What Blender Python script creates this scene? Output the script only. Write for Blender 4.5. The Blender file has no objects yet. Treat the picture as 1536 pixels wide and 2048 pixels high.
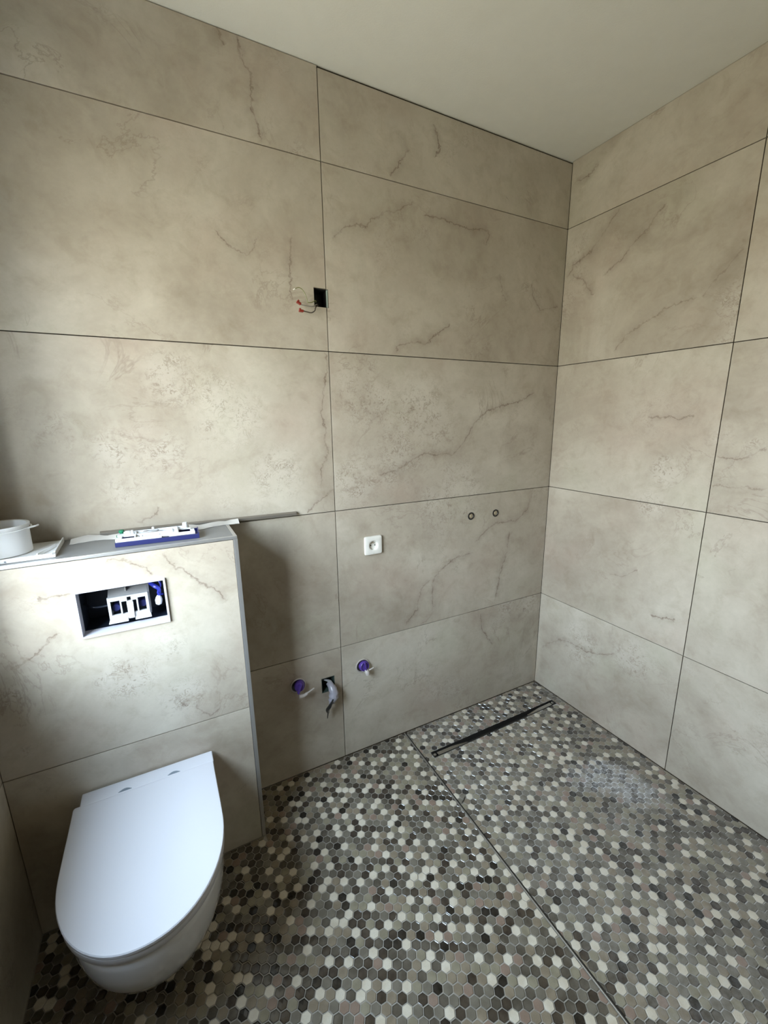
import bpy, bmesh, math, random
from mathutils import Vector, Matrix, Euler

# ------------------------------------------------------------------ camera, sky, light, exposure
scn = bpy.context.scene
COL = scn.collection
random.seed(7)
CAM = Vector((-1.7981, -1.5900, 1.5172))
RIGHT = Vector((0.881627, -0.471810, -0.011367))
UP = Vector((0.117939, 0.196934, 0.973297))
FWD = Vector((0.456973, 0.859426, -0.229267))
FPX, PPX, PPY = 859.07, 780.23, 1039.16
cam_data = bpy.data.cameras.new('camera')
cam = bpy.data.objects.new('camera', cam_data)
COL.objects.link(cam)
cam.matrix_world = Matrix(((RIGHT.x, UP.x, -FWD.x, CAM.x), (RIGHT.y, UP.y, -FWD.y, CAM.y),
                           (RIGHT.z, UP.z, -FWD.z, CAM.z), (0, 0, 0, 1)))
cam_data.sensor_fit = 'HORIZONTAL'
cam_data.sensor_width = 36.0
cam_data.lens = 20.1345
cam_data.shift_x = -0.007963
cam_data.shift_y = 0.009869
cam_data.clip_start = 0.02
scn.camera = cam

EXPOSURE = 1.22
SKY = 20.5
scn.view_settings.view_transform = 'Standard'
scn.view_settings.look = 'None'
scn.view_settings.gamma = 1.0
scn.view_settings.use_curve_mapping = False
scn.view_settings.exposure = EXPOSURE
scn.cycles.use_denoising = True
scn.cycles.max_bounces = 7
scn.cycles.diffuse_bounces = 5
scn.cycles.use_adaptive_sampling = True
scn.cycles.adaptive_threshold = 0.03
scn.cycles.caustics_reflective = False
scn.cycles.sample_clamp_indirect = 6.0

world = bpy.data.worlds.new('daylight')
scn.world = world
world.use_nodes = True
wn = world.node_tree
wn.nodes.clear()
wtc = wn.nodes.new('ShaderNodeTexCoord')
wsep = wn.nodes.new('ShaderNodeSeparateXYZ')
wmap = wn.nodes.new('ShaderNodeMapRange')
wmap.inputs['From Min'].default_value = -1
wmap.inputs['From Max'].default_value = 1
wr = wn.nodes.new('ShaderNodeValToRGB')
e = wr.color_ramp.elements
e[0].position = 0.0; e[0].color = (0.24, 0.22, 0.17, 1)
e[1].position = 1.0; e[1].color = (0.60, 0.79, 1.0, 1)
for pos_, c_ in ((0.42, (0.33, 0.31, 0.235, 1)), (0.50, (0.55, 0.545, 0.49, 1)), (0.57, (0.73, 0.78, 0.81, 1)), (0.66, (0.76, 0.87, 0.98, 1))):
    el = e.new(pos_); el.color = c_
wbg = wn.nodes.new('ShaderNodeBackground')
wbg.inputs['Strength'].default_value = SKY
wo = wn.nodes.new('ShaderNodeOutputWorld')
wn.links.new(wtc.outputs['Generated'], wsep.inputs[0])
wn.links.new(wsep.outputs['Z'], wmap.inputs['Value'])
wn.links.new(wmap.outputs[0], wr.inputs[0])
wn.links.new(wr.outputs[0], wbg.inputs['Color'])
wn.links.new(wbg.outputs[0], wo.inputs[0])

# daylight comes in through the window of the left wall
WX, WY0, WY1, WZ0, WZ1 = -2.283, -1.28, -0.35, 0.92, 2.12
pl = bpy.data.lights.new('window_portal', 'AREA')
pl.shape = 'RECTANGLE'
pl.size = WY1 - WY0
pl.size_y = WZ1 - WZ0
pl.cycles.is_portal = True
po = bpy.data.objects.new('window_portal', pl)
po.location = (WX - 0.27, (WY0 + WY1) / 2, (WZ0 + WZ1) / 2)
po.rotation_euler = Euler((math.radians(90), 0, math.radians(-90)))
COL.objects.link(po)

VEINS = {"back":[[[-1.169,2.139],[-1.12,2.179],[-1.091,2.192],[-1.032,2.199],[-1.011,2.225],[-0.98,2.243],[-0.949,2.265],[-0.917,2.263],[-0.874,2.295],[-0.835,2.311]],[[-0.796,2.276],[-0.715,2.283],[-0.642,2.269],[-0.567,2.268],[-0.475,2.279]],[[-0.475,2.279],[-0.466,2.253],[-0.48,2.219]],[[-0.397,2.119],[-0.386,2.071],[-0.378,2.042],[-0.356,2.02]],[[-0.212,2.112],[-0.198,2.061],[-0.146,2.007],[-0.031,2.025]],[[-0.922,1.77],[-0.899,1.802],[-0.853,1.814],[-0.781,1.813],[-0.745,1.84],[-0.658,1.899]],[[-1.005,1.289],[-0.919,1.3],[-0.848,1.341],[-0.782,1.365],[-0.625,1.355]],[[-0.625,1.355],[-0.581,1.394],[-0.554,1.435],[-0.502,1.499],[-0.446,1.543],[-0.369,1.568]],[[-0.369,1.568],[-0.239,1.591],[-0.143,1.63]],[[-0.793,0.558],[-0.728,0.602],[-0.73,0.753],[-0.722,0.784]],[[-0.722,0.784],[-0.64,0.842],[-0.581,0.865],[-0.503,0.87]],[[-0.875,0.579],[-0.813,0.647],[-0.794,0.741],[-0.742,0.781]],[[-0.477,0.922],[-0.438,0.96],[-0.358,1.006],[-0.227,1.0],[-0.151,1.042],[-0.123,1.126]],[[-0.264,0.944],[-0.271,0.841],[-0.308,0.733],[-0.331,0.602]],[[-1.216,1.756],[-1.207,1.693],[-1.228,1.627],[-1.24,1.545],[-1.228,1.486],[-1.231,1.436],[-1.221,1.392],[-1.251,1.322],[-1.253,1.27],[-1.229,1.262]],[[-1.316,1.163],[-1.267,1.208],[-1.209,1.248]],[[-1.881,1.194],[-1.859,1.21],[-1.825,1.218],[-1.819,1.244]],[[-1.502,2.628],[-1.494,2.6],[-1.485,2.586]],[[-1.444,2.623],[-1.444,2.574],[-1.417,2.539],[-1.415,2.476],[-1.422,2.448],[-1.405,2.413],[-1.397,2.375]],[[-1.553,2.098],[-1.534,2.059],[-1.467,2.04],[-1.431,2.089]],[[-1.319,2.115],[-1.332,2.014],[-1.326,1.921]],[[-0.854,2.479],[-0.905,2.409],[-0.943,2.378]],[[-0.748,2.581],[-0.72,2.521],[-0.737,2.479]],[[-0.434,0.524],[-0.413,0.434],[-0.339,0.327]]],"right":[[[-0.021,2.156],[-0.051,2.199],[-0.13,2.224],[-0.197,2.287],[-0.261,2.355]],[[-0.046,2.162],[-0.104,2.126],[-0.165,2.045]],[[-0.217,2.117],[-0.298,2.151],[-0.343,2.205],[-0.391,2.232],[-0.452,2.293]],[[-0.634,1.935],[-0.663,1.977],[-0.695,2.008],[-0.725,2.045],[-0.737,2.087]],[[-0.3,1.787],[-0.348,1.849],[-0.435,1.891],[-0.513,1.921],[-0.609,1.931]],[[-0.024,2.539],[-0.096,2.539],[-0.132,2.565]],[[-0.492,1.509],[-0.548,1.512],[-0.61,1.506],[-0.659,1.513]],[[-0.761,1.26],[-0.807,1.26],[-0.87,1.268],[-0.925,1.269]],[[-0.758,1.363],[-0.824,1.362],[-0.858,1.373],[-0.898,1.409]],[[-0.04,0.237],[-0.095,0.295],[-0.162,0.348],[-0.229,0.352],[-0.306,0.35],[-0.394,0.376],[-0.464,0.42]],[[-0.607,0.676],[-0.652,0.681],[-0.699,0.694]],[[-0.392,0.794],[-0.458,0.804],[-0.52,0.852]]],"box":[[[-1.963,1.145],[-1.922,1.139],[-1.89,1.122],[-1.874,1.11],[-1.859,1.086]],[[-1.825,1.144],[-1.806,1.104],[-1.766,1.075],[-1.722,1.026],[-1.685,0.995],[-1.667,0.961]],[[-2.098,0.958],[-2.129,0.93],[-2.164,0.902],[-2.211,0.885]],[[-1.835,0.677],[-1.829,0.643],[-1.81,0.629]],[[-1.791,0.616],[-1.768,0.581],[-1.748,0.566],[-1.718,0.589]],[[-2.125,1.064],[-2.088,1.064],[-2.049,1.065]]]}
PATCH = {"back":[[-1.036,1.608,0.136],[-0.828,1.489,0.181],[-1.089,1.275,0.115],[-0.902,1.325,0.152],[-1.724,1.644,0.089],[-1.916,1.431,0.06],[-1.807,1.427,0.087],[-1.582,1.551,0.116],[-1.412,1.318,0.095],[-1.906,1.305,0.055],[-0.639,1.148,0.178]],"right":[[-0.582,1.301,0.066],[-0.563,0.436,0.108],[-0.773,1.446,0.046],[-0.87,1.398,0.041],[-0.54,1.15,0.061],[-0.277,0.369,0.108]],"box":[[-2.004,1.108,0.029],[-2.224,0.81,0.032],[-1.963,0.787,0.079],[-1.817,0.651,0.068],[-1.85,0.854,0.056],[-2.211,0.632,0.023]]}
LAT = {"L":[[0.02759,-1.48742,-0.75621,-0.00225,0.0,1.02446],[[-9,7],[-7,9],[-7,11],[-6,-1],[-6,2],[-6,14],[-6,18],[-5,7],[-5,10],[-5,12],[-5,16],[-4,-2],[-4,0],[-4,4],[-4,15],[-4,21],[-3,5],[-3,10],[-3,12],[-3,15],[-2,-1],[-2,2],[-2,8],[-2,17],[-2,20],[-1,4],[-1,25],[0,-2],[0,1],[0,5],[0,9],[0,12],[0,16],[0,19],[0,22],[1,-5],[1,-2],[1,4],[1,7],[1,9],[1,14],[1,18],[1,21],[1,25],[2,3],[2,5],[2,11],[2,13],[2,16],[3,-3],[3,0],[3,6],[3,8],[3,22],[4,-5],[4,-1],[4,2],[4,18],[4,20],[4,25],[5,-4],[5,4],[5,7],[5,12],[5,14],[5,15],[6,2],[6,10],[6,18],[6,20],[6,23],[7,-1],[7,7],[7,14],[7,16],[8,-3],[8,2],[8,5],[8,13],[8,19],[8,21],[8,25],[9,7],[9,10],[9,14],[9,15],[9,20],[10,1],[10,3],[10,9],[10,12],[10,17],[10,20],[10,23],[10,26],[11,-2],[11,4],[11,6],[12,0],[12,2],[12,5],[12,11],[12,16],[12,19],[12,22],[13,-2],[13,4],[13,7],[13,9],[13,12],[13,14],[13,16],[13,19],[13,25],[14,-10],[14,3],[14,5],[14,11],[14,13],[14,24],[15,-3],[15,0],[15,4],[15,6],[15,8],[15,18],[15,21],[16,-1],[16,2],[16,16],[16,23],[17,-9],[17,-7],[17,-4],[17,7],[17,12],[17,14],[17,17],[17,25],[18,-11],[18,2],[18,4],[18,10],[18,23],[19,7],[19,20],[20,-8],[20,-5],[20,-3],[20,2],[20,5],[20,13],[20,16],[20,18],[20,23],[21,-14],[21,-11],[21,-7],[21,7],[21,10],[21,14],[22,-9],[22,1],[22,3],[22,9],[22,12],[22,22],[22,24],[23,-15],[23,-4],[23,-2],[23,4],[23,6],[23,17],[23,19],[23,25],[24,-10],[24,-7],[24,-5],[24,-3],[24,0],[24,2],[24,5],[24,11],[24,14],[24,16],[24,21],[24,23]]],"R":[[0.02751,-1.48032,-0.76987,0.00052,0.0,1.01444],[[25,-9],[25,-7],[25,-2],[25,0],[25,3],[25,12],[25,19],[26,-13],[26,-11],[26,-5],[26,-3],[26,8],[26,10],[26,16],[26,18],[26,26],[27,-16],[27,-10],[27,-8],[27,2],[27,5],[27,11],[27,13],[27,23],[28,-14],[28,0],[28,4],[28,7],[28,25],[29,-12],[29,-9],[29,-4],[29,-2],[29,1],[29,9],[29,12],[29,17],[29,19],[30,-14],[30,-6],[30,7],[30,15],[30,25],[31,-17],[31,-9],[31,-5],[31,4],[31,12],[31,22],[32,-14],[32,-11],[32,-3],[32,0],[32,2],[32,7],[32,10],[32,18],[32,22],[32,25],[33,-13],[33,-9],[33,-6],[33,-2],[33,12],[33,15],[33,19],[34,-15],[34,-13],[34,-7],[34,-4],[34,6],[34,8],[34,14],[34,17],[34,24],[34,26],[35,-20],[35,-18],[35,-12],[35,-10],[35,1],[35,3],[35,9],[35,11],[36,-16],[36,-14],[36,-11],[36,-5],[36,-2],[36,0],[36,5],[36,7],[36,10],[36,16],[36,23],[36,25],[37,-18],[37,-12],[37,-9],[37,-7],[37,-2],[37,0],[37,3],[37,9],[37,12],[37,14],[37,19],[37,23],[37,26],[38,-13],[38,-11],[38,-5],[38,-3],[38,8],[38,10],[38,16],[38,18],[39,-19],[39,-16],[39,-10],[39,-8],[39,2],[39,5],[39,11],[39,13],[39,25],[40,-17],[40,-14],[40,0],[40,4],[40,7],[40,23],[40,27],[41,-12],[41,-9],[41,-4],[41,-2],[41,1],[41,9],[41,12],[41,17],[41,19],[41,24],[42,-14],[42,-6],[42,7],[42,15],[43,-17],[43,-9],[43,12],[44,-14],[44,-11],[44,-3],[44,7],[44,10],[44,18],[44,23],[44,25],[45,-9],[45,-6],[45,12],[45,15],[45,19],[46,-15],[46,-13],[46,8],[46,11],[46,14],[46,17],[47,9],[47,11],[47,24],[47,26],[48,-16],[48,-14],[48,7],[48,10],[48,16],[48,19],[48,23],[49,-9],[49,9],[49,12],[49,14],[49,19],[49,25],[50,-13],[50,-5],[50,8],[50,10],[50,16],[50,18],[50,23],[51,-16],[51,-10],[51,-8],[51,11],[51,13],[51,24],[51,26],[52,-14],[52,7],[53,-12],[53,-9],[53,12],[53,17],[53,19],[53,25],[54,-14],[54,-6],[54,7],[54,15],[55,26],[56,-14],[56,-11],[56,7],[56,18],[56,23],[56,25],[57,-6],[57,-2],[57,15],[57,19],[58,-13],[58,-7],[58,-4],[58,6],[58,14],[58,17],[59,-12],[59,-10],[59,1],[59,3],[59,24],[59,26],[60,-5],[60,-2],[60,0],[60,5],[60,16],[60,19],[61,-7],[61,-2],[61,1],[61,25]]]}
# ------------------------------------------------------------------ helpers
def project(v):
    d = Vector(v) - CAM
    z = d.dot(FWD)
    if z < 0.05: return None
    return PPX + FPX * d.dot(RIGHT) / z, PPY - FPX * d.dot(UP) / z, z

def link(name, me, mat=None, parent=None):
    o = bpy.data.objects.new(name, me)
    COL.objects.link(o)
    if mat is not None and not me.materials: me.materials.append(mat)
    if parent is not None: o.parent = parent
    return o

def mesh(bm, smooth=False, angle=None):
    me = bpy.data.meshes.new('m')
    bmesh.ops.recalc_face_normals(bm, faces=bm.faces)
    bm.to_mesh(me); bm.free()
    if smooth:
        for p in me.polygons: p.use_smooth = True
        if angle: me.set_sharp_from_angle(angle=math.radians(angle))
    return me

def obj(name, bm, mat, parent=None, smooth=False, angle=35):
    return link(name, mesh(bm, smooth, angle), mat, parent)

def thing(name, label, cat, loc, group=None):
    o = bpy.data.objects.new(name, None)
    o.empty_display_size = 0.05
    COL.objects.link(o)
    o.location = loc
    o['label'] = label; o['category'] = cat
    if group: o['group'] = group
    return o

def part(name, bm, mat, parent, smooth=False, angle=35, label=None):
    """mesh built in world coordinates, parented to a thing at its base"""
    me = mesh(bm, smooth, angle)
    root = parent; off = Vector((0, 0, 0))
    q = parent
    while q is not None:
        off += q.location; q = q.parent
    me.transform(Matrix.Translation(-off))
    o = link(name, me, mat, parent)
    if label: o['label'] = label
    return o

def tag(o, label, cat, group=None):
    o['label'] = label; o['category'] = cat
    if group: o['group'] = group
    return o

def struct(o):
    o['kind'] = 'structure'
    return o

def box(bm, x0, x1, y0, y1, z0, z1, mat=None):
    r = bmesh.ops.create_cube(bm, size=1.0)
    c = Vector(((x0 + x1) / 2, (y0 + y1) / 2, (z0 + z1) / 2))
    for v in r['verts']:
        v.co = Vector((v.co.x * (x1 - x0), v.co.y * (y1 - y0), v.co.z * (z1 - z0))) + c
        if mat is not None: v.co = mat @ v.co
    return r['verts']

def bevel(bm, w, seg=2):
    bmesh.ops.bevel(bm, geom=[e for e in bm.edges], offset=w, segments=seg, affect='EDGES', profile=0.6)

def loft(bm, rings, cap0=True, cap1=True):
    vs = [[bm.verts.new(p) for p in r] for r in rings]
    n = len(vs[0])
    for a, b in zip(vs, vs[1:]):
        for i in range(n):
            j = (i + 1) % n
            try: bm.faces.new((a[i], a[j], b[j], b[i]))
            except ValueError: pass
    if cap0: bm.faces.new(vs[0][::-1])
    if cap1: bm.faces.new(vs[-1])
    return vs

def frame_for(d):
    d = d.normalized()
    a = Vector((0, 0, 1)) if abs(d.z) < 0.9 else Vector((1, 0, 0))
    u = d.cross(a).normalized()
    return u, d.cross(u).normalized()

def tube(bm, pts, r, n=8, caps=True, sub=4):
    pts = [Vector(p) for p in pts]
    rr = r if isinstance(r, (list, tuple)) else [r] * len(pts)
    P = []; Q = []
    if len(pts) > 2 and sub > 1:
        for i in range(len(pts) - 1):
            p0 = pts[max(i - 1, 0)]; p1 = pts[i]; p2 = pts[i + 1]; p3 = pts[min(i + 2, len(pts) - 1)]
            for k in range(sub):
                t = k / sub
                P.append(0.5 * ((2 * p1) + (p2 - p0) * t + (2 * p0 - 5 * p1 + 4 * p2 - p3) * t * t + (3 * p1 - p0 - 3 * p2 + p3) * t ** 3))
                Q.append(rr[i] * (1 - t) + rr[i + 1] * t)
        P.append(pts[-1]); Q.append(rr[-1])
    else:
        P, Q = pts, rr
    rings = []
    u = None
    for i, p in enumerate(P):
        d = (P[min(i + 1, len(P) - 1)] - P[max(i - 1, 0)]).normalized()
        if u is None: u, w = frame_for(d)
        else:
            u = (u - d * u.dot(d)).normalized(); w = d.cross(u)
        rings.append([p + (u * math.cos(2 * math.pi * k / n) + w * math.sin(2 * math.pi * k / n)) * Q[i] for k in range(n)])
    loft(bm, rings, caps, caps)

def lathe(bm, c, axis, prof, n=32, caps=(True, True)):
    """prof: list of (radius, offset along axis)"""
    c = Vector(c); axis = Vector(axis).normalized()
    u, w = frame_for(axis)
    rings = [[c + axis * h + (u * math.cos(2 * math.pi * k / n) + w * math.sin(2 * math.pi * k / n)) * r for k in range(n)] for r, h in prof]
    loft(bm, rings, caps[0], caps[1])

def panel(bm, a0, a1, b0, b1, holes, f, t):
    """flat slab in (a, b) with rectangular holes; f(a, b, d) maps to space, d runs 0..t behind the face"""
    A = sorted({a0, a1} | {min(max(h[i], a0), a1) for h in holes for i in (0, 1)})
    B = sorted({b0, b1} | {min(max(h[i], b0), b1) for h in holes for i in (2, 3)})
    inside = lambda a, b: any(h[0] < a < h[1] and h[2] < b < h[3] for h in holes)
    cells = set()
    for i in range(len(A) - 1):
        for j in range(len(B) - 1):
            if not inside((A[i] + A[i + 1]) / 2, (B[j] + B[j + 1]) / 2): cells.add((i, j))
    V = {}
    def v(i, j, d):
        if (i, j, d) not in V: V[(i, j, d)] = bm.verts.new(f(A[i], B[j], t * d))
        return V[(i, j, d)]
    for (i, j) in cells:
        bm.faces.new((v(i, j, 0), v(i + 1, j, 0), v(i + 1, j + 1, 0), v(i, j + 1, 0)))
        bm.faces.new((v(i, j + 1, 1), v(i + 1, j + 1, 1), v(i + 1, j, 1), v(i, j, 1)))
        if (i - 1, j) not in cells: bm.faces.new((v(i, j + 1, 0), v(i, j + 1, 1), v(i, j, 1), v(i, j, 0)))
        if (i + 1, j) not in cells: bm.faces.new((v(i + 1, j, 0), v(i + 1, j, 1), v(i + 1, j + 1, 1), v(i + 1, j + 1, 0)))
        if (i, j - 1) not in cells: bm.faces.new((v(i, j, 0), v(i, j, 1), v(i + 1, j, 1), v(i + 1, j, 0)))
        if (i, j + 1) not in cells: bm.faces.new((v(i + 1, j + 1, 0), v(i + 1, j + 1, 1), v(i, j + 1, 1), v(i, j + 1, 0)))

# ------------------------------------------------------------------ materials
class NT:
    def __init__(s, name):
        s.m = bpy.data.materials.new(name); s.m.use_nodes = True
        s.t = s.m.node_tree; s.t.nodes.clear()
        s.out = s.t.nodes.new('ShaderNodeOutputMaterial')
    def n(s, typ, ins=None, **kw):
        nd = s.t.nodes.new(typ)
        for k, v in kw.items(): setattr(nd, k, v)
        for k, v in (ins or {}).items():
            if hasattr(v, 'is_output') or isinstance(v, bpy.types.NodeSocket): s.t.links.new(v, nd.inputs[k])
            else: nd.inputs[k].default_value = v
        return nd
    def math(s, op, a, b=0.0, c=0.0, clamp=False):
        return s.n('ShaderNodeMath', {0: a, 1: b, 2: c}, operation=op, use_clamp=clamp).outputs[0]
    def vmath(s, op, a, b=(0, 0, 0)):
        nd = s.n('ShaderNodeVectorMath', {0: a, 1: b}, operation=op)
        return nd.outputs['Value'] if op in ('DOT_PRODUCT', 'LENGTH') else nd.outputs[0]
    def rng(s, v, a, b, c=0.0, d=1.0, smooth=False):
        nd = s.n('ShaderNodeMapRange', {'Value': v, 'From Min': a, 'From Max': b, 'To Min': c, 'To Max': d})
        if smooth: nd.interpolation_type = 'SMOOTHSTEP'
        return nd.outputs[0]
    def noise(s, vec, scale, detail=2.0, rough=0.5, dist=0.0, out='Fac'):
        return s.n('ShaderNodeTexNoise', {'Vector': vec, 'Scale': scale, 'Detail': detail, 'Roughness': rough, 'Distortion': dist}).outputs[out]
    def mix(s, f, a, b, blend='MIX'):
        nd = s.n('ShaderNodeMix', data_type='RGBA', blend_type=blend)
        for k, v in ((0, f), (6, a), (7, b)):
            if isinstance(v, bpy.types.NodeSocket): s.t.links.new(v, nd.inputs[k])
            else: nd.inputs[k].default_value = v if k == 0 else (*v, 1) if len(v) == 3 else v
        return nd.outputs[2]
    def ramp(s, f, stops):
        nd = s.n('ShaderNodeValToRGB', {0: f}); e = nd.color_ramp.elements
        e[0].position, e[0].color = stops[0][0], (*stops[0][1], 1)
        e[1].position, e[1].color = stops[-1][0], (*stops[-1][1], 1)
        for p, c in stops[1:-1]:
            el = e.new(p); el.color = (*c, 1)
        return nd.outputs[0]
    def bsdf(s, **ins):
        b = s.n('ShaderNodeBsdfPrincipled', {k.replace('_', ' '): v for k, v in ins.items()})
        s.t.links.new(b.outputs[0], s.out.inputs[0])
        return b

def plain(name, col, rough=0.5, metal=0.0, bump=0.0, bscale=200.0, var=0.0, spec=0.5, coat=0.0):
    t = NT(name)
    pos = t.n('ShaderNodeNewGeometry').outputs['Position']
    c = (*col, 1)
    if var:
        f = t.noise(pos, 18.0, 4, 0.6)
        c = t.mix(t.rng(f, 0.3, 0.7), tuple(x * (1 - var) for x in col), tuple(min(1, x * (1 + var)) for x in col))
    b = t.bsdf(Base_Color=c, Roughness=rough, Metallic=metal)
    b.inputs['Specular IOR Level'].default_value = spec
    b.inputs['Coat Weight'].default_value = coat
    if bump:
        bp = t.n('ShaderNodeBump', {'Strength': bump, 'Distance': 0.001, 'Height': t.noise(pos, bscale, 4, 0.6)})
        t.t.links.new(bp.outputs[0], b.inputs['Normal'])
    return t.m

def stone(name, axis, veins, patches, seed, gain=1.0):
    t = NT(name)
    pos = t.n('ShaderNodeNewGeometry').outputs['Position']
    sp = t.n('ShaderNodeSeparateXYZ', {0: pos})
    P = t.n('ShaderNodeCombineXYZ', {0: sp.outputs[axis], 1: sp.outputs[2]}).outputs[0]
    rnd = t.n('ShaderNodeObjectInfo').outputs['Random']
    off = t.n('ShaderNodeCombineXYZ', {0: t.math('MULTIPLY', rnd, 37.0), 1: t.math('MULTIPLY', rnd, 71.0), 2: seed}).outputs[0]
    T = t.vmath('ADD', P, off)
    n1 = t.noise(T, 1.5, 6, 0.62, 0.6)
    n2 = t.noise(T, 6.0, 6, 0.66, 0.4)
    n3 = t.noise(t.vmath('ADD', T, (9.1, 3.3, 0)), 2.3, 4, 0.55)
    fine = t.noise(T, 55.0, 5, 0.7)
    col = t.ramp(n1, [(0.30, (0.345, 0.298, 0.240)), (0.48, (0.455, 0.408, 0.340)), (0.60, (0.525, 0.482, 0.410)), (0.75, (0.59, 0.548, 0.48))])
    col = t.mix(t.rng(n3, 0.53, 0.72, 0, 0.55), col, (0.43, 0.345, 0.285))
    col = t.mix(t.rng(n3, 0.45, 0.28, 0, 0.45), col, (0.455, 0.445, 0.350))
    col = t.mix(t.rng(n2, 0.35, 0.68, 0.0, 0.55), col, t.mix(1.0, col, (0.80, 0.78, 0.76), 'MULTIPLY'))
    col = t.mix(1.0, col, (gain, gain, gain * 0.985), 'MULTIPLY')
    # pitted travertine areas
    pm = None
    for (ps, pz, r) in patches:
        d = t.vmath('LENGTH', t.vmath('SUBTRACT', P, (ps, pz, 0)))
        v = t.rng(d, r * 0.35, r * 1.5, 1, 0, True)
        pm = v if pm is None else t.math('MAXIMUM', pm, v)
    gen = t.rng(t.noise(t.vmath('ADD', T, (3.0, 7.0, 0)), 3.0, 3, 0.5), 0.58, 0.70)
    pm = t.math('MAXIMUM', t.math('MULTIPLY', gen, 0.45), pm) if pm is not None else gen
    pm = t.math('MULTIPLY', pm, t.rng(n2, 0.40, 0.56, 0.20, 1))
    wn_ = t.noise(P, 33.0, 5, 0.65, 1.2)
    worm = t.math('MULTIPLY', t.rng(t.math('ABSOLUTE', t.math('SUBTRACT', wn_, 0.5)), 0.0, 0.040, 1, 0), t.rng(t.noise(P, 24.0, 2, 0.5), 0.42, 0.55))
    worm2 = t.rng(t.noise(P, 75.0, 3, 0.6), 0.58, 0.68)
    pit = t.math('MULTIPLY', pm, t.math('MAXIMUM', worm, t.math('MULTIPLY', worm2, 0.8)))
    col = t.mix(t.math('MULTIPLY', pm, 0.30), col, (0.60, 0.56, 0.50))
    col = t.mix(t.math('MULTIPLY', pit, 0.9), col, (0.22, 0.172, 0.122))
    # faint natural hairlines everywhere
    hn = t.noise(T, 2.6, 7, 0.62, 0.9)
    hair = t.rng(t.math('ABSOLUTE', t.math('SUBTRACT', hn, 0.5)), 0.0, 0.010, 1, 0)
    hair = t.math('MULTIPLY', hair, t.rng(t.noise(T, 3.1, 2, 0.5), 0.52, 0.64, 0, 0.5))
    col = t.mix(hair, col, (0.25, 0.20, 0.155))
    # drawn veins
    dn = t.n('ShaderNodeTexNoise', {'Vector': P, 'Scale': 26.0, 'Detail': 5.0, 'Roughness': 0.65}).outputs['Color']
    Pd = t.vmath('ADD', P, t.vmath('SUBTRACT', t.vmath('MULTIPLY', dn, (0.044, 0.044, 0)), (0.022, 0.022, 0)))
    dn2 = t.n('ShaderNodeTexNoise', {'Vector': P, 'Scale': 85.0, 'Detail': 3.0, 'Roughness': 0.6}).outputs['Color']
    Pd = t.vmath('ADD', Pd, t.vmath('SUBTRACT', t.vmath('MULTIPLY', dn2, (0.014, 0.014, 0)), (0.007, 0.007, 0)))
    acc = None
    for pts in veins:
        a = Vector(pts[0]); b = Vector(pts[-1]); L = (b - a).length
        if L < 0.02: continue
        d = (b - a) / L; q = Vector((-d.y, d.x))
        uv = sorted(((Vector(p) - a).dot(d) / L, (Vector(p) - a).dot(q)) for p in pts)
        R = max(0.02, max(abs(v) for _, v in uv)) * 1.25
        rel = t.vmath('SUBTRACT', Pd, (a.x, a.y, 0))
        u = t.vmath('DOT_PRODUCT', rel, (d.x / L, d.y / L, 0))
        w = t.math('ADD', t.vmath('DOT_PRODUCT', rel, (q.x / (2 * R), q.y / (2 * R), 0)), 0.5)
        fc = t.n('ShaderNodeFloatCurve', {'Value': u}); cv = fc.mapping.curves[0]
        last = -1; ptsu = []
        for uu, vv in uv:
            uu = min(max(uu, 0), 1)
            if uu - last < 0.02: continue
            ptsu.append((uu, vv / (2 * R) + 0.5)); last = uu
        cv.points[0].location = ptsu[0]; cv.points[1].location = ptsu[-1]
        for pp in ptsu[1:-1]: cv.points.new(*pp)
        for pt in cv.points: pt.handle_type = 'VECTOR'
        fc.mapping.update()
        dist = t.math('MULTIPLY', t.math('ABSOLUTE', t.math('SUBTRACT', w, fc.outputs[0])), 2 * R)
        inr = t.rng(t.math('ABSOLUTE', t.math('SUBTRACT', u, 0.5)), 0.47, 0.52, 1, 0)
        thin = t.rng(dist, 0.0008, 0.0050, 1, 0)
        halo = t.rng(dist, 0.0, 0.036, 0.27, 0, True)
        v = t.math('MULTIPLY', t.math('MAXIMUM', thin, halo), inr)
        acc = v if acc is None else t.math('MAXIMUM', acc, v)
    if acc is not None:
        acc = t.math('MULTIPLY', acc, t.rng(t.noise(P, 17.0, 3, 0.6), 0.36, 0.58, 0.30, 1.0))
        col = t.mix(acc, col, (0.225, 0.180, 0.140))
    n4 = t.noise(t.vmath('ADD', T, (5.5, 1.2, 0)), 15.0, 5, 0.65, 0.5)
    col = t.mix(t.rng(n4, 0.50, 0.68, 0.0, 0.5), col, t.mix(1.0, col, (0.80, 0.765, 0.72), 'MULTIPLY'))
    col = t.mix(t.rng(fine, 0.35, 0.65, 0.0, 0.5), col, t.mix(1.0, col, (0.90, 0.895, 0.89), 'MULTIPLY'))
    h = t.math('SUBTRACT', t.math('ADD', n2, t.math('MULTIPLY', fine, 0.12)), t.math('MULTIPLY', pit, 0.6))
    bp = t.n('ShaderNodeBump', {'Strength': 0.10, 'Distance': 0.004, 'Height': h})
    t.bsdf(Base_Color=col, Roughness=t.rng(n2, 0.3, 0.7, 0.46, 0.58), Normal=bp.outputs[0])
    return t.m

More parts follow.
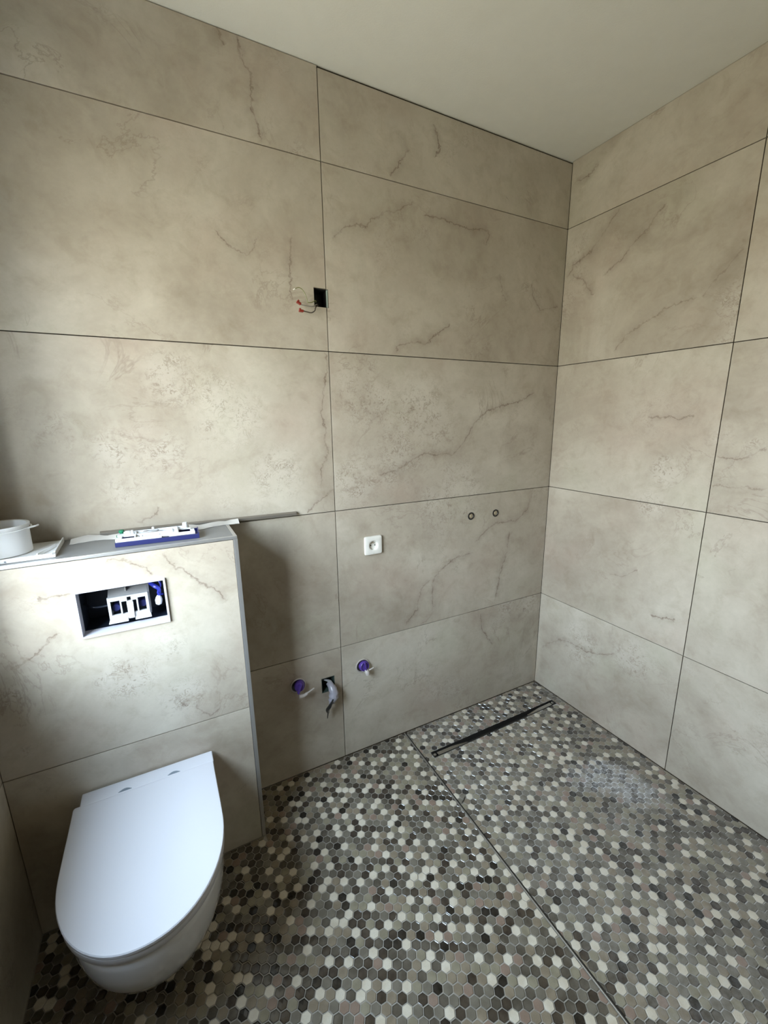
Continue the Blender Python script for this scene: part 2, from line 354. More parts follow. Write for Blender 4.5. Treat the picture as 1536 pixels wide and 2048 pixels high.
DUST_BLOBS = [(-0.25, -0.70, 0.22, 0.14, -1.0, 1.0), (-0.36, -0.60, 0.14, 0.09, 0.3, 0.55), (-0.40, -0.84, 0.10, 0.16, 0.3, 0.35),
              (-0.55, -0.62, 0.12, 0.07, 0.2, 0.30), (-0.20, -0.90, 0.13, 0.12, 0.5, 0.28)]
def dust(t, pos):
    """dried grout haze left on the shower floor"""
    sp = t.n('ShaderNodeSeparateXYZ', {0: pos})
    P = t.n('ShaderNodeCombineXYZ', {0: sp.outputs[0], 1: sp.outputs[1]}).outputs[0]
    wob = t.n('ShaderNodeTexNoise', {'Vector': P, 'Scale': 9.0, 'Detail': 4.0}).outputs['Color']
    Pw = t.vmath('ADD', P, t.vmath('SUBTRACT', t.vmath('MULTIPLY', wob, (0.14, 0.14, 0)), (0.07, 0.07, 0)))
    acc = t.rng(sp.outputs[0], -0.92, -0.80, 0.03, 0.20)
    for x, y, rx, ry, rot, s in DUST_BLOBS:
        rel = t.vmath('SUBTRACT', Pw, (x, y, 0)); c, sn = math.cos(rot), math.sin(rot)
        a = t.vmath('DOT_PRODUCT', rel, (c / rx, sn / rx, 0)); b = t.vmath('DOT_PRODUCT', rel, (-sn / ry, c / ry, 0))
        d = t.math('SQRT', t.math('ADD', t.math('MULTIPLY', a, a), t.math('MULTIPLY', b, b)))
        acc = t.math('MAXIMUM', acc, t.rng(d, 0.35, 1.1, s, 0, True))
    return t.math('MULTIPLY', acc, t.rng(t.noise(P, 60.0, 5, 0.7), 0.40, 0.60, 0.30, 1.15))

def mosaic(name, cols, rough, dk=0.8, spec=0.5, grain=0.12):
    t = NT(name)
    pos = t.n('ShaderNodeNewGeometry').outputs['Position']
    # one tone per tile position: cell noise on the tile lattice is replaced by a smooth low noise plus fine stone grain
    f = t.noise(pos, 31.0, 1, 0.5)
    g = t.noise(pos, 330.0, 4, 0.7)
    col = t.mix(t.rng(f, 0.38, 0.62), cols[0], cols[1])
    col = t.mix(t.rng(g, 0.35, 0.65), t.mix(1.0, col, (1 - grain,) * 3, 'MULTIPLY'), col)
    d = t.math('MULTIPLY', dust(t, pos), dk)
    col = t.mix(d, col, (0.46, 0.455, 0.46))
    b = t.bsdf(Base_Color=col, Roughness=t.math('MAXIMUM', rough, t.math('MULTIPLY', d, 0.75)))
    b.inputs['Specular IOR Level'].default_value = spec
    return t.m

M = {}
STONES = {'stone_back': (0, VEINS['back'], PATCH['back'], 1.3, 0.97), 'stone_right': (1, VEINS['right'], PATCH['right'], 4.1, 0.93),
          'stone_box': (0, VEINS['box'], PATCH['box'], 7.7, 1.0), 'stone_left': (1, [], [], 9.9, 1.0)}
stone_cache = {}
def stone_for(name, a0, a1, b0, b1):
    """the material of one tile: only the veins and pitted areas that lie on it"""
    ax, vs, ps, seed, gain = STONES[name]
    v = [l for l in vs if a0 <= sum(p[0] for p in l) / len(l) <= a1 and b0 <= sum(p[1] for p in l) / len(l) <= b1]
    q = [p for p in ps if a0 - p[2] * 1.5 < p[0] < a1 + p[2] * 1.5 and b0 - p[2] * 1.5 < p[1] < b1 + p[2] * 1.5]
    key = (name, str(v), str(q))
    if key not in stone_cache: stone_cache[key] = stone(name, ax, v, q, seed, gain)
    return stone_cache[key]
M['bed'] = plain('tile_bed', (0.022, 0.016, 0.010), 0.9)
M['plaster'] = plain('ceiling_paint', (0.66, 0.655, 0.60), 0.9, bump=0.35, bscale=160.0, var=0.02)
M['filler'] = plain('beige_filler', (0.33, 0.30, 0.25), 0.9)
M['wall_paint'] = plain('wall_paint', (0.38, 0.35, 0.30), 0.9, bump=0.2)
M['alu'] = plain('brushed_aluminium', (0.58, 0.58, 0.58), 0.38, 0.85, bump=0.1)
M['alu_dull'] = plain('dull_aluminium', (0.30, 0.275, 0.24), 0.42, 0.7, bump=0.1)
M['steel'] = plain('stainless_steel', (0.50, 0.49, 0.47), 0.22, 1.0, bump=0.15, bscale=60)
M['dark_steel'] = plain('dark_steel_rim', (0.07, 0.065, 0.06), 0.35, 0.6)
M['black'] = plain('black_plastic', (0.012, 0.012, 0.012), 0.4)
M['dark_pit'] = plain('dark_trough', (0.02, 0.018, 0.016), 0.35)
M['ceramic'] = plain('white_ceramic', (0.60, 0.60, 0.62), 0.08, coat=0.3)
M['lid_plastic'] = plain('white_lid', (0.57, 0.57, 0.61), 0.28)
M['slot'] = plain('hinge_grey', (0.16, 0.19, 0.22), 0.5)
M['white_plastic'] = plain('white_plastic', (0.66, 0.67, 0.68), 0.35)
M['bright_white'] = plain('bright_white_plastic', (0.80, 0.81, 0.82), 0.35)
M['block_white'] = plain('lever_white', (0.46, 0.465, 0.48), 0.4)
M['off_white'] = plain('socket_white', (0.74, 0.73, 0.68), 0.3)
M['frame_white'] = plain('frame_white', (0.50, 0.50, 0.56), 0.4)
M['grey_plastic'] = plain('grey_plastic', (0.32, 0.325, 0.33), 0.45)
M['navy'] = plain('navy_plastic', (0.012, 0.018, 0.033), 0.4)
M['blue'] = plain('blue_plastic', (0.016, 0.020, 0.095), 0.35)
M['bright_blue'] = plain('bright_blue_plastic', (0.02, 0.03, 0.30), 0.3)
M['green'] = plain('green_plastic', (0.01, 0.16, 0.08), 0.35)
M['purple'] = plain('purple_rubber', (0.085, 0.042, 0.27), 0.40)
M['beige_pipe'] = plain('pale_pipe', (0.44, 0.40, 0.37), 0.45)
M['brass'] = plain('dull_brass', (0.42, 0.36, 0.26), 0.4, 0.6)
M['box_teal'] = plain('box_liner', (0.05, 0.075, 0.062), 0.5)
M['box_edge'] = plain('box_edge', (0.30, 0.36, 0.33), 0.5)
M['wire_green'] = plain('green_wire', (0.16, 0.17, 0.06), 0.45)
M['wire_grey'] = plain('grey_wire', (0.20, 0.19, 0.17), 0.45)
M['wire_brown'] = plain('brown_wire', (0.06, 0.045, 0.035), 0.45)
M['red'] = plain('red_clear_plastic', (0.22, 0.03, 0.02), 0.3)
M['wrap'] = plain('grey_film', (0.30, 0.29, 0.33), 0.28, bump=0.6, bscale=60)
M['paper'] = plain('paper_tape', (0.50, 0.475, 0.44), 0.7, bump=0.5, bscale=70)
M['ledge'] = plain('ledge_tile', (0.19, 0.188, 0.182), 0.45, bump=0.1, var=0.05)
M['grout'] = None
tg = NT('floor_grout')
gp = tg.n('ShaderNodeNewGeometry').outputs['Position']
gc = tg.mix(tg.rng(tg.noise(gp, 40, 4, 0.6), 0.3, 0.7), (0.24, 0.212, 0.175), (0.35, 0.32, 0.27))
gd = dust(tg, gp)
tg.bsdf(Base_Color=tg.mix(tg.math('MULTIPLY', gd, 1.5, clamp=True), gc, (0.78, 0.78, 0.79)), Roughness=0.75)
M['grout'] = tg.m
gl = NT('window_glass')
tr = gl.n('ShaderNodeBsdfTransparent', {'Color': (0.97, 0.98, 0.98, 1)})
gg = gl.n('ShaderNodeBsdfGlossy', {'Roughness': 0.02})
ms = gl.n('ShaderNodeMixShader', {0: 0.05})
gl.t.links.new(tr.outputs[0], ms.inputs[1]); gl.t.links.new(gg.outputs[0], ms.inputs[2])
gl.t.links.new(ms.outputs[0], gl.out.inputs[0])
M['glass'] = gl.m

MOS = [  # name, colours, roughness, weight (cream handled apart)
    ('mosaic_cream', ((0.535, 0.470, 0.365), (0.60, 0.545, 0.445)), 0.45, 0),
    ('mosaic_taupe', ((0.192, 0.152, 0.103), (0.234, 0.191, 0.133)), 0.40, 15),
    ('mosaic_olive_grey', ((0.203, 0.176, 0.119), (0.250, 0.221, 0.153)), 0.45, 12),
    ('mosaic_rose', ((0.244, 0.171, 0.129), (0.213, 0.147, 0.107)), 0.45, 5),
    ('mosaic_grey', ((0.130, 0.113, 0.084), (0.164, 0.144, 0.110)), 0.38, 16),
    ('mosaic_glass_grey', ((0.075, 0.063, 0.046), (0.109, 0.093, 0.071)), 0.07, 24),
    ('mosaic_glass_brown', ((0.037, 0.027, 0.019), (0.064, 0.049, 0.034)), 0.06, 18),
    ('mosaic_glass_black', ((0.012, 0.010, 0.007), (0.026, 0.021, 0.015)), 0.05, 6),
]
for nme, cs, ro, _w in MOS:
    M[nme] = mosaic(nme, cs, ro, dk=0.50 if 'glass' in nme else 0.7)

# ------------------------------------------------------------------ room shell
XL, YF, H = -2.283, -2.75, 2.6307
Z1, P = 0.5557, 0.602
G = 0.0016                     # half joint
TT = 0.008                     # tile thickness
ZJ = [0.0, Z1, Z1 + P, Z1 + 2 * P, Z1 + 3 * P, H]
XJ, YJ = -1.2015, -0.7532
BX, BY, BZ = -1.612, -0.218, 1.165       # cistern boxing: right edge, front, top
fb = lambda a, b, d: (a, d, b)           # back wall: face y=0
fr = lambda a, b, d: (d, a, b)           # right wall: face x=0
fl = lambda a, b, d: (XL - d, a, b)      # left wall
UH = (-1.2476, -1.1930, 1.9080, 1.9705)  # upper junction box hole
LH = (-1.2965, -1.2365, 0.3600, 0.4300)  # lower junction box hole

def backing(name, a0, a1, b0, b1, holes, f, thick, mat):
    bm = bmesh.new()
    panel(bm, a0, a1, b0, b1, holes, lambda a, b, d: f(a, b, d + TT), thick)
    return struct(obj(name, bm, mat))

def tiles(parent, cols, rows, holes, f, mat, skip=None, tops=None):
    for i, (a0, a1) in enumerate(cols):
        for j, (b0, b1) in enumerate(rows):
            if skip and skip(i, j): continue
            bm = bmesh.new()
            t1 = b1 - G
            if j == len(rows) - 1: t1 = b1 - (tops[i] if tops else 0.002)
            hh = [h for h in holes if h[1] > a0 and h[0] < a1 and h[3] > b0 and h[2] < b1]
            panel(bm, a0 + G, a1 - G, b0 + (G if j else 0.0025), t1, hh, f, TT - 0.0002)
            obj('tile', bm, stone_for(mat, a0, a1, b0, b1), parent)

rows = list(zip(ZJ, ZJ[1:]))
wall_back = backing('wall_back', XL - 0.3, 0.25, -0.05, H + 0.05, [UH, LH], fb, 0.12, M['bed'])
tiles(wall_back, [(XL, XJ), (XJ, 0.0)], rows, [UH, LH], fb, 'stone_back', tops=[0.0035, 0.0085])
wall_right = backing('wall_right', YF - 0.1, 0.0 + TT - 0.0005, -0.05, H + 0.05, [], fr, 0.12, M['bed'])
tiles(wall_right, [(YF, YJ - 1.204), (YJ - 1.204, YJ), (YJ, 0.0)], rows, [], fr, 'stone_right', tops=[0.002] * 3)
WH = (WY0, WY1, WZ0, WZ1)
wall_left = backing('wall_left', YF - 0.1, 0.0 + TT - 0.0005, -0.05, H + 0.05, [WH], fl, 0.27, M['bed'])
tiles(wall_left, [(YF, BY - 1.204), (BY - 1.204, 0.0)], rows, [WH], fl, 'stone_left', tops=[0.002] * 2)
bm = bmesh.new(); box(bm, XL - 0.3, 0.13, YF - 0.15, YF, -0.05, H + 0.05)
wall_front = struct(obj('wall_front', bm, M['wall_paint']))
bm = bmesh.new(); box(bm, XL - 0.3, 0.13, YF - 0.15, 0.13, H, H + 0.12)
ceiling = struct(obj('ceiling', bm, M['plaster']))

# uneven filler bead where the right wall meets the ceiling
bm = bmesh.new()
rings = []
for k in range(57):
    y = -0.004 - k * 0.045
    wv = 0.0030 + 0.0026 * (0.5 + 0.5 * math.sin(k * 1.7)) * (0.5 + 0.5 * math.sin(k * 0.61 + 1)) + 0.002 * random.random()
    if k < 4: wv += 0.002 * (4 - k) / 4
    wv *= 0.55
    rings.append([Vector((0.0005, y, H - wv)), Vector((-0.0016, y, H - wv * 0.7)), Vector((-wv * 0.9, y, H - 0.0004)), Vector((0.0005, y, H - 0.0004))])
loft(bm, rings)
struct(obj('trim_1', bm, M['filler'], smooth=True))

# window (behind the frame of the photograph, it gives the daylight)
bm = bmesh.new()
fw = lambda a, b, d: (XL - 0.19 - d, a, b)
ymid = (WY0 + WY1) / 2
panel(bm, WY0 + .002, WY1 - .002, WZ0 + .002, WZ1 - .002, [(WY0 + 0.05, ymid - 0.03, WZ0 + 0.05, WZ1 - 0.05), (ymid + 0.03, WY1 - 0.05, WZ0 + 0.05, WZ1 - 0.05)], fw, 0.06)
window = struct(obj('window_1', bm, M['white_plastic']))
for a0, a1 in ((WY0 + 0.045, ymid - 0.025), (ymid + 0.025, WY1 - 0.045)):
    bm = bmesh.new(); box(bm, XL - 0.224, XL - 0.218, a0, a1, WZ0 + 0.045, WZ1 - 0.045)
    obj('pane', bm, M['glass'], window)
bm = bmesh.new(); box(bm, XL - 0.19, XL + 0.015, WY0 + 0.002, WY1 - 0.002, WZ0 + 0.0005, WZ0 + 0.02)
obj('window_sill', bm, M['white_plastic'], window)

# ------------------------------------------------------------------ floor
DX0, DX1, DY0, DY1 = -0.846, -0.052, -0.2075, -0.1735
GZ = -0.0020
ZB = -0.0030
bm = bmesh.new()
ff = lambda a, b, d: (a, b, GZ - d)
panel(bm, XL - 0.02, -0.0022, YF - 0.02, -0.0024, [(DX0, DX1, DY0, DY1)], ff, 0.10)
floor = struct(obj('floor', bm, M['grout']))

strip_x = lambda y: -0.8845 + 0.0195 * y
TW = 0.0125                                     # half flat width of a mosaic piece
def lattice(key, i, j):
    (p0, x0, y0, rot, _z, ky), _ = LAT[key]
    X = i * p0 * 0.866 + x0
    Y = (j + 0.5 * (abs(i) % 2)) * p0 * ky + y0
    c, s = math.cos(rot), math.sin(rot)
    return X * c - Y * s, X * s + Y * c
CREAM = {k: {tuple(q) for q in LAT[k][1]} for k in LAT}

def clip(poly, nx, ny, c):
    """keep nx*x + ny*y <= c"""
    out = []
    for a, b in zip(poly, poly[1:] + poly[:1]):
        da = nx * a[0] + ny * a[1] - c; db = nx * b[0] + ny * b[1] - c
        if da <= 0: out.append(a)
        if (da < 0 < db) or (db < 0 < da):
            t = da / (da - db); out.append((a[0] + (b[0] - a[0]) * t, a[1] + (b[1] - a[1]) * t))
    return out

def covered(px, py):
    return ((700 <= px <= 960 and 1580 <= py <= 1840) or (560 <= px <= 860 and 1700 <= py <= 2048) or (900 <= px <= 1160 and 1500 <= py <= 1760)
            or (1000 <= px and py >= 1500) or (500 <= px <= 1000 and 1450 <= py <= 1900) or (800 <= px <= 1160 and 1340 <= py <= 1560))

names = [m[0] for m in MOS]; weights = [m[3] for m in MOS]
HR = TW / math.cos(math.radians(30))
HEX = [(math.cos(math.radians(60 * k)) * HR, math.sin(math.radians(60 * k)) * HR) for k in range(6)]
rngm = random.Random(11)
pieces = []
for key in ('L', 'R'):
    x0, x1 = (XL + 0.002, None) if key == 'L' else (None, -0.0025)
    for i in range(-45, 75):
        for j in range(-50, 40):
            cx, cy = lattice(key, i, j)
            sx = strip_x(cy)
            if cy > 0.02 or cy < -1.62 or cx < XL - 0.02 or cx > 0.02: continue
            if key == 'L' and cx > sx + 0.02 or key == 'R' and cx < sx - 0.02: continue
            if cx < BX - 0.02 and cy > BY + 0.02: continue
            poly = [(cx + a, cy + b) for a, b in HEX]
            full = list(poly)
            poly = clip(poly, 0, 1, -0.0030)
            if key == 'L':
                poly = clip(poly, -1, 0, -(XL + 0.002)); poly = clip(poly, 1, -0.0195, -0.8845 - 0.0042 - 0.004)
                if cx < BX: poly = clip(poly, 0, 1, BY - 0.002)
                elif cx < BX + 0.02 and cy > BY - 0.02: poly = clip(poly, -1, 0, -(BX + 0.002))
            else:
                poly = clip(poly, 1, 0, -0.0025); poly = clip(poly, -1, 0.0195, 0.8845 - 0.0042)
                if DX0 - 0.02 < cx < DX1 + 0.02 and DY0 - 0.02 < cy < DY1 + 0.02:
                    if cx < DX0: poly = clip(poly, 1, 0, DX0 - 0.0015)
                    elif cx > DX1: poly = clip(poly, -1, 0, -(DX1 + 0.0015))
                    elif cy < (DY0 + DY1) / 2: poly = clip(poly, 0, 1, DY0 - 0.0015)
                    else: poly = clip(poly, 0, -1, -(DY1 + 0.0015))
            if len(poly) < 3: continue
            area = abs(sum(a[0] * b[1] - b[0] * a[1] for a, b in zip(poly, poly[1:] + poly[:1]))) / 2
            if area < 2.5e-5: continue
            whole = len(poly) == 6 and max(abs(a[0] - b[0]) + abs(a[1] - b[1]) for a, b in zip(poly, full)) < 1e-6 if len(poly) == 6 else False
            pr = project((cx, cy, 0))
            r = rngm.random(); pick = rngm.choices(range(1, 8), weights[1:])[0]
            if key == 'R' and pick >= 5 and rngm.random() < 0.42: pick = rngm.choice((1, 2, 4, 4, 5))
            inlist = pr and covered(pr[0], pr[1])
            if (i, j) in CREAM[key]: pick = 0
            elif not inlist and r < 0.17 and whole: pick = 0
            pieces.append((key, cx, cy, poly, whole, pick, pr))

def tile_geo(cx, cy, poly, pick, rnd):
    """vertices and faces of one mosaic piece"""
    z0 = rnd.uniform(-0.0002, 0.0003)
    n = len(poly)
    glass = pick >= 5
    mx = sum(p[0] for p in poly) / n; my = sum(p[1] for p in poly) / n
    V = [(x, y, GZ - 0.0028) for x, y in poly] + [(x, y, z0 - 0.0006) for x, y in poly]
    F = [(k, (k + 1) % n, n + (k + 1) % n, n + k) for k in range(n)]
    s = 0.94
    tx, ty = (rnd.uniform(-0.02, 0.02), rnd.uniform(-0.02, 0.02))
    if glass: tx *= 2.2; ty *= 2.2
    V += [(mx + (x - mx) * s, my + (y - my) * s, z0 + tx * (x - mx) + ty * (y - my)) for x, y in poly]
    F += [(n + k, n + (k + 1) % n, 2 * n + (k + 1) % n, 2 * n + k) for k in range(n)]
    if glass:
        dp = rnd.uniform(0.0009, 0.0018)
        V += [(mx + (x - mx) * 0.835, my + (y - my) * 0.835, z0 - dp + tx * (x - mx) * 0.5 + ty * (y - my) * 0.5) for x, y in poly]
        F += [(2 * n + k, 2 * n + (k + 1) % n, 3 * n + (k + 1) % n, 3 * n + k) for k in range(n)]
        V.append((mx, my, z0 - dp + 0.0004))
        F += [(3 * n + k, 3 * n + (k + 1) % n, 4 * n) for k in range(n)]
    else:
        F.append(tuple(range(2 * n, 3 * n)))
    return V, F

def near_key(t):
    pr = t[6]
    if not pr or not t[4]: return 1e9
    px, py, z = pr
    if px < 15 or px > 1525 or py > 2040: return 1e9
    if px < 470 and py < 2000 and px > 90: return 1e9      # hidden by the toilet
    if px < 120: return 1e9
    return z
order = sorted(range(len(pieces)), key=lambda k: near_key(pieces[k]))
single = set(order[:300])
meshes = {}
rnd = random.Random(5)
for k in single:
    key, cx, cy, poly, whole, pick, pr = pieces[k]
    var = rnd.randrange(4)
    if (pick, var) not in meshes:
        V, F = tile_geo(0, 0, HEX, pick, random.Random(pick * 10 + var))
        me = bpy.data.meshes.new('mosaic_piece'); me.from_pydata(V, [], F)
        me.materials.append(M[names[pick]])
        meshes[(pick, var)] = me
    o = bpy.data.objects.new('mosaic_tile', meshes[(pick, var)])
    COL.objects.link(o); o.parent = floor; o.location = (cx, cy, 0)
VV, FF, MI = [], [], []
for k, (key, cx, cy, poly, whole, pick, pr) in enumerate(pieces):
    if k in single: continue
    V, F = tile_geo(cx, cy, poly, pick, rnd)
    b = len(VV); VV += V; FF += [tuple(b + q for q in f) for f in F]; MI += [pick] * len(F)
me = bpy.data.meshes.new('mosaic_field'); me.from_pydata(VV, [], FF)
for nme in names: me.materials.append(M[nme])
me.polygons.foreach_set('material_index', MI)
o = link('mosaic_tiles', me, None, floor)
o['kind'] = 'stuff'

# metal strip that divides the shower floor
bm = bmesh.new()
yE = YF + 0.002
def sx_(y, o): return strip_x(y) + o
rings = []
for y in (-0.004, yE):
    rings.append([Vector((sx_(y, -0.0058), y, -0.004)), Vector((sx_(y, -0.0058), y, 0.0008)), Vector((sx_(y, -0.0042), y, 0.0016)), Vector((sx_(y, -0.0022), y, 0.0014)), Vector((sx_(y, -0.0022), y, -0.004))])
loft(bm, rings)
struct(obj('trim_2', bm, M['alu_dull']))
bm = bmesh.new()
rings = [[Vector((sx_(y, a), y, z)) for a, z in ((-0.0021, -0.004), (-0.0021, -0.0004), (0.0035, -0.0004), (0.0035, -0.004))] for y in (-0.004, yE)]
loft(bm, rings)
struct(obj('trim_3', bm, M['black']))

# ------------------------------------------------------------------ boxing in front of the cistern
FO = (-2.049, -1.826, 0.928, 1.067)       # opening for the flush plate
bm = bmesh.new()
fx = lambda a, b, d: (a, BY + TT + d, b)
panel(bm, XL, BX - 0.012, 0.0, BZ - 0.010, [(FO[0] + .002, FO[1] - .002, FO[2] + .002, FO[3] - .002)], fx, 0.018)
wall_boxing = struct(obj('wall_boxing', bm, M['bed']))
fx0 = lambda a, b, d: (a, BY + d, b)
for b0, b1 in ((0.0025, Z1 - G), (Z1 + G, BZ - 0.0115)):
    bm = bmesh.new(); panel(bm, XL + 0.002, BX - 0.0135, b0, b1, [FO], fx0, TT - 0.0002)
    obj('tile', bm, stone_for('stone_box', XL, BX, b0, b1), wall_boxing)
fs = lambda a, b, d: (BX - d, a, b)
for b0, b1 in ((0.0025, Z1 - G), (Z1 + G, BZ - 0.0115)):
    bm = bmesh.new(); panel(bm, BY + 0.0135, -0.002, b0, b1, [], fs, TT - 0.0002)
    obj('tile', bm, stone_for('stone_left', 0, 0, 0, 0), wall_boxing)
bm = bmesh.new(); box(bm, BX - 0.026, BX - 0.0082, BY + 0.0285, -0.001, 0.0, BZ - 0.0105); obj('side_board', bm, M['bed'], wall_boxing)
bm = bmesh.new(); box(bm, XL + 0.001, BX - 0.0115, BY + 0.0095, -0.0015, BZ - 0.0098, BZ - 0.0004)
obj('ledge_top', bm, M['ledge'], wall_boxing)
# aluminium edge profiles
bm = bmesh.new(); box(bm, XL + 0.001, BX, BY - 0.0008, BY + 0.0092, BZ - 0.0100, BZ); bevel(bm, 0.0014, 2)
obj('edge_profile', bm, M['alu'], wall_boxing)
bm = bmesh.new(); box(bm, BX - 0.0122, BX + 0.0008, BY - 0.0008, BY + 0.0128, 0.0025, BZ - 0.0102); bevel(bm, 0.0012, 2)
obj('edge_profile', bm, M['alu'], wall_boxing)
bm = bmesh.new(); box(bm, BX - 0.0110, BX, BY + 0.0096, -0.0015, BZ - 0.0100, BZ); bevel(bm, 0.0014, 2)
obj('edge_profile', bm, M['alu'], wall_boxing)

# ------------------------------------------------------------------ flush valve housing in the boxing
fh = thing('flush_housing', 'white-rimmed open flush plate housing with grey lever block, set in the boxing above the toilet', 'flush box', (-1.9375, BY, FO[2]))
bm = bmesh.new()
panel(bm, FO[0], FO[1], FO[2], FO[3], [(FO[0] + 0.0055, FO[1] - 0.0055, FO[2] + 0.0055, FO[3] - 0.0055)], lambda a, b, d: (a, BY - 0.006 + d, b), 0.042)
part('frame', bm, M['frame_white'], fh)
bm = bmesh.new()
panel(bm, FO[0] + 0.003, FO[1] - 0.003, FO[2] - 0.004, FO[3] - 0.003, [(FO[0] + 0.006, FO[1] - 0.006, FO[2] + 0.0035, FO[3] - 0.006)], lambda a, b, d: (a, BY + 0.036 + d, b), 0.095)
box(bm, FO[0], FO[1], BY + 0.131, BY + 0.135, FO[2], FO[3])
part('inner_box', bm, M['navy'], fh)
MX0, MX1, MY = -1.980, -1.877, -0.187
bm = bmesh.new()   # lever block: open grid front and sloped roof
panel(bm, MX0, MX1, 0.951, 1.021, [(MX0 + .007, MX0 + .030, 0.966, 1.009), (MX0 + .034, MX0 + .047, 0.966, 1.004), (MX0 + .062, MX0 + .072, 0.966, 1.004), (MX0 + .076, MX1 - .007, 0.966, 1.009), (MX0 + .049, MX0 + .059, 1.004, 1.016)], lambda a, b, d: (a, MY + d, b), 0.008)
part('lever_block', bm, M['block_white'], fh)
bm = bmesh.new()
loft(bm, [[Vector((x, MY + 0.008, 0.951)), Vector((x, MY + 0.008, 1.0195)), Vector((x, MY + 0.040, 1.034)), Vector((x, MY + 0.075, 1.034)), Vector((x, MY + 0.075, 0.951))] for x in (MX0 + 0.002, MX0 + 0.005)])
loft(bm, [[Vector((x, MY + 0.008, 0.951)), Vector((x, MY + 0.008, 1.0195)), Vector((x, MY + 0.040, 1.034)), Vector((x, MY + 0.075, 1.034)), Vector((x, MY + 0.075, 0.951))] for x in (MX1 - 0.003, MX1 + 0.004)])
box(bm, MX0 + .002, MX1, MY + 0.040, MY + 0.075, 1.030, 1.034)
loft(bm, [[Vector((x, MY + 0.004, 1.0195)), Vector((x, MY + 0.040, 1.034)), Vector((x, MY + 0.040, 1.031)), Vector((x, MY + 0.004, 1.016))] for x in (MX0 + 0.002, MX1)])
box(bm, MX0 + 0.046, MX0 + 0.048, MY + 0.02, MY + 0.07, 1.028, 1.040)
part('valve_cover', bm, M['grey_plastic'], fh)
for cxm in (MX0 + 0.0185, MX0 + 0.087):
    bm = bmesh.new(); lathe(bm, (cxm, MY + 0.034, 0.9835), (0, -1, 0), [(0.012, -0.02), (0.012, 0.018), (0.010, 0.021)], 16)
    part('push_rod', bm, M['blue'], fh, True)
bm = bmesh.new()
loft(bm, [[Vector((MX0 + 0.047, MY - 0.004, z)) + Vector((0.0005 * k, 0, 0)), Vector((MX0 + 0.0635 - 0.0005 * k, MY - 0.004, z)), Vector((MX0 + 0.0635 - 0.0005 * k, MY + 0.004, z)), Vector((MX0 + 0.047 + 0.0005 * k, MY + 0.004, z))] for k, z in enumerate((1.000, 0.975, 0.950))])
box(bm, MX0 + 0.052, MX0 + 0.056, MY - 0.0045, MY - 0.0035, 0.989, 0.992)
part('latch', bm, M['block_white'], fh)
bm = bmesh.new()   # sloped lips below the block
loft(bm, [[Vector((MX0 - 0.003, MY - 0.008, 0.9465)), Vector((MX0 + 0.001, MY + 0.006, 0.957)), Vector((MX0 + 0.046, MY + 0.006, 0.957)), Vector((MX0 + 0.046, MY - 0.008, 0.9465))],
          [Vector((MX0 - 0.003, MY - 0.008, 0.9440)), Vector((MX0 + 0.001, MY + 0.006, 0.954)), Vector((MX0 + 0.046, MY + 0.006, 0.954)), Vector((MX0 + 0.046, MY - 0.008, 0.9440))]])
loft(bm, [[Vector((MX0 + 0.064, MY - 0.008, 0.9465)), Vector((MX0 + 0.064, MY + 0.006, 0.957)), Vector((MX1 + 0.001, MY + 0.006, 0.957)), Vector((MX1 + 0.003, MY - 0.008, 0.9465))],
          [Vector((MX0 + 0.064, MY - 0.008, 0.9440)), Vector((MX0 + 0.064, MY + 0.006, 0.954)), Vector((MX1 + 0.001, MY + 0.006, 0.954)), Vector((MX1 + 0.003, MY - 0.008, 0.9440))]])
part('lip', bm, M['block_white'], fh)
bm = bmesh.new(); tube(bm, [(-2.04, -0.150, 1.004), (-2.02, -0.165, 0.995), (-2.0, -0.165, 0.992), (MX0 + .004, -0.165, 0.993)], 0.0032)
part('hose', bm, M['navy'], fh, True)
bm = bmesh.new(); tube(bm, [(-1.868, -0.150, 1.035), (-1.856, -0.17, 1.030), (-1.846, -0.175, 1.02), (-1.848, -0.172, 0.998)], [0.006, 0.007, 0.006, 0.005])
tube(bm, [(-1.846, -0.16, 1.045), (-1.840, -0.17, 1.03), (-1.850, -0.18, 1.01), (-1.838, -0.17, 1.0)], 0.003)
part('blue_hose', bm, M['bright_blue'], fh, True, label='bright blue hose')
bm = bmesh.new(); lathe(bm, (-1.8505, -0.170, 0.985), (0.1, -0.3, 1), [(0.003, -0.02), (0.009, -0.014), (0.0105, -0.002), (0.008, 0.008), (0.004, 0.016)], 14)
part('valve_cap', bm, M['white_plastic'], fh, True, label='white round cap')
bm = bmesh.new(); box(bm, -1.954, -1.926, -0.150, -0.115, 1.043, 1.0605); bevel(bm, 0.003)
part('float_clip', bm, M['blue'], fh, label='blue clip under the top edge')
for xw in (-1.960, -1.919):
    bm = bmesh.new(); lathe(bm, (xw, -0.14, 1.052), (0, -1, 0), [(0.006, 0), (0.006, 0.012)], 12)
    part('clip_wheel', bm, M['grey_plastic'], fh, True)

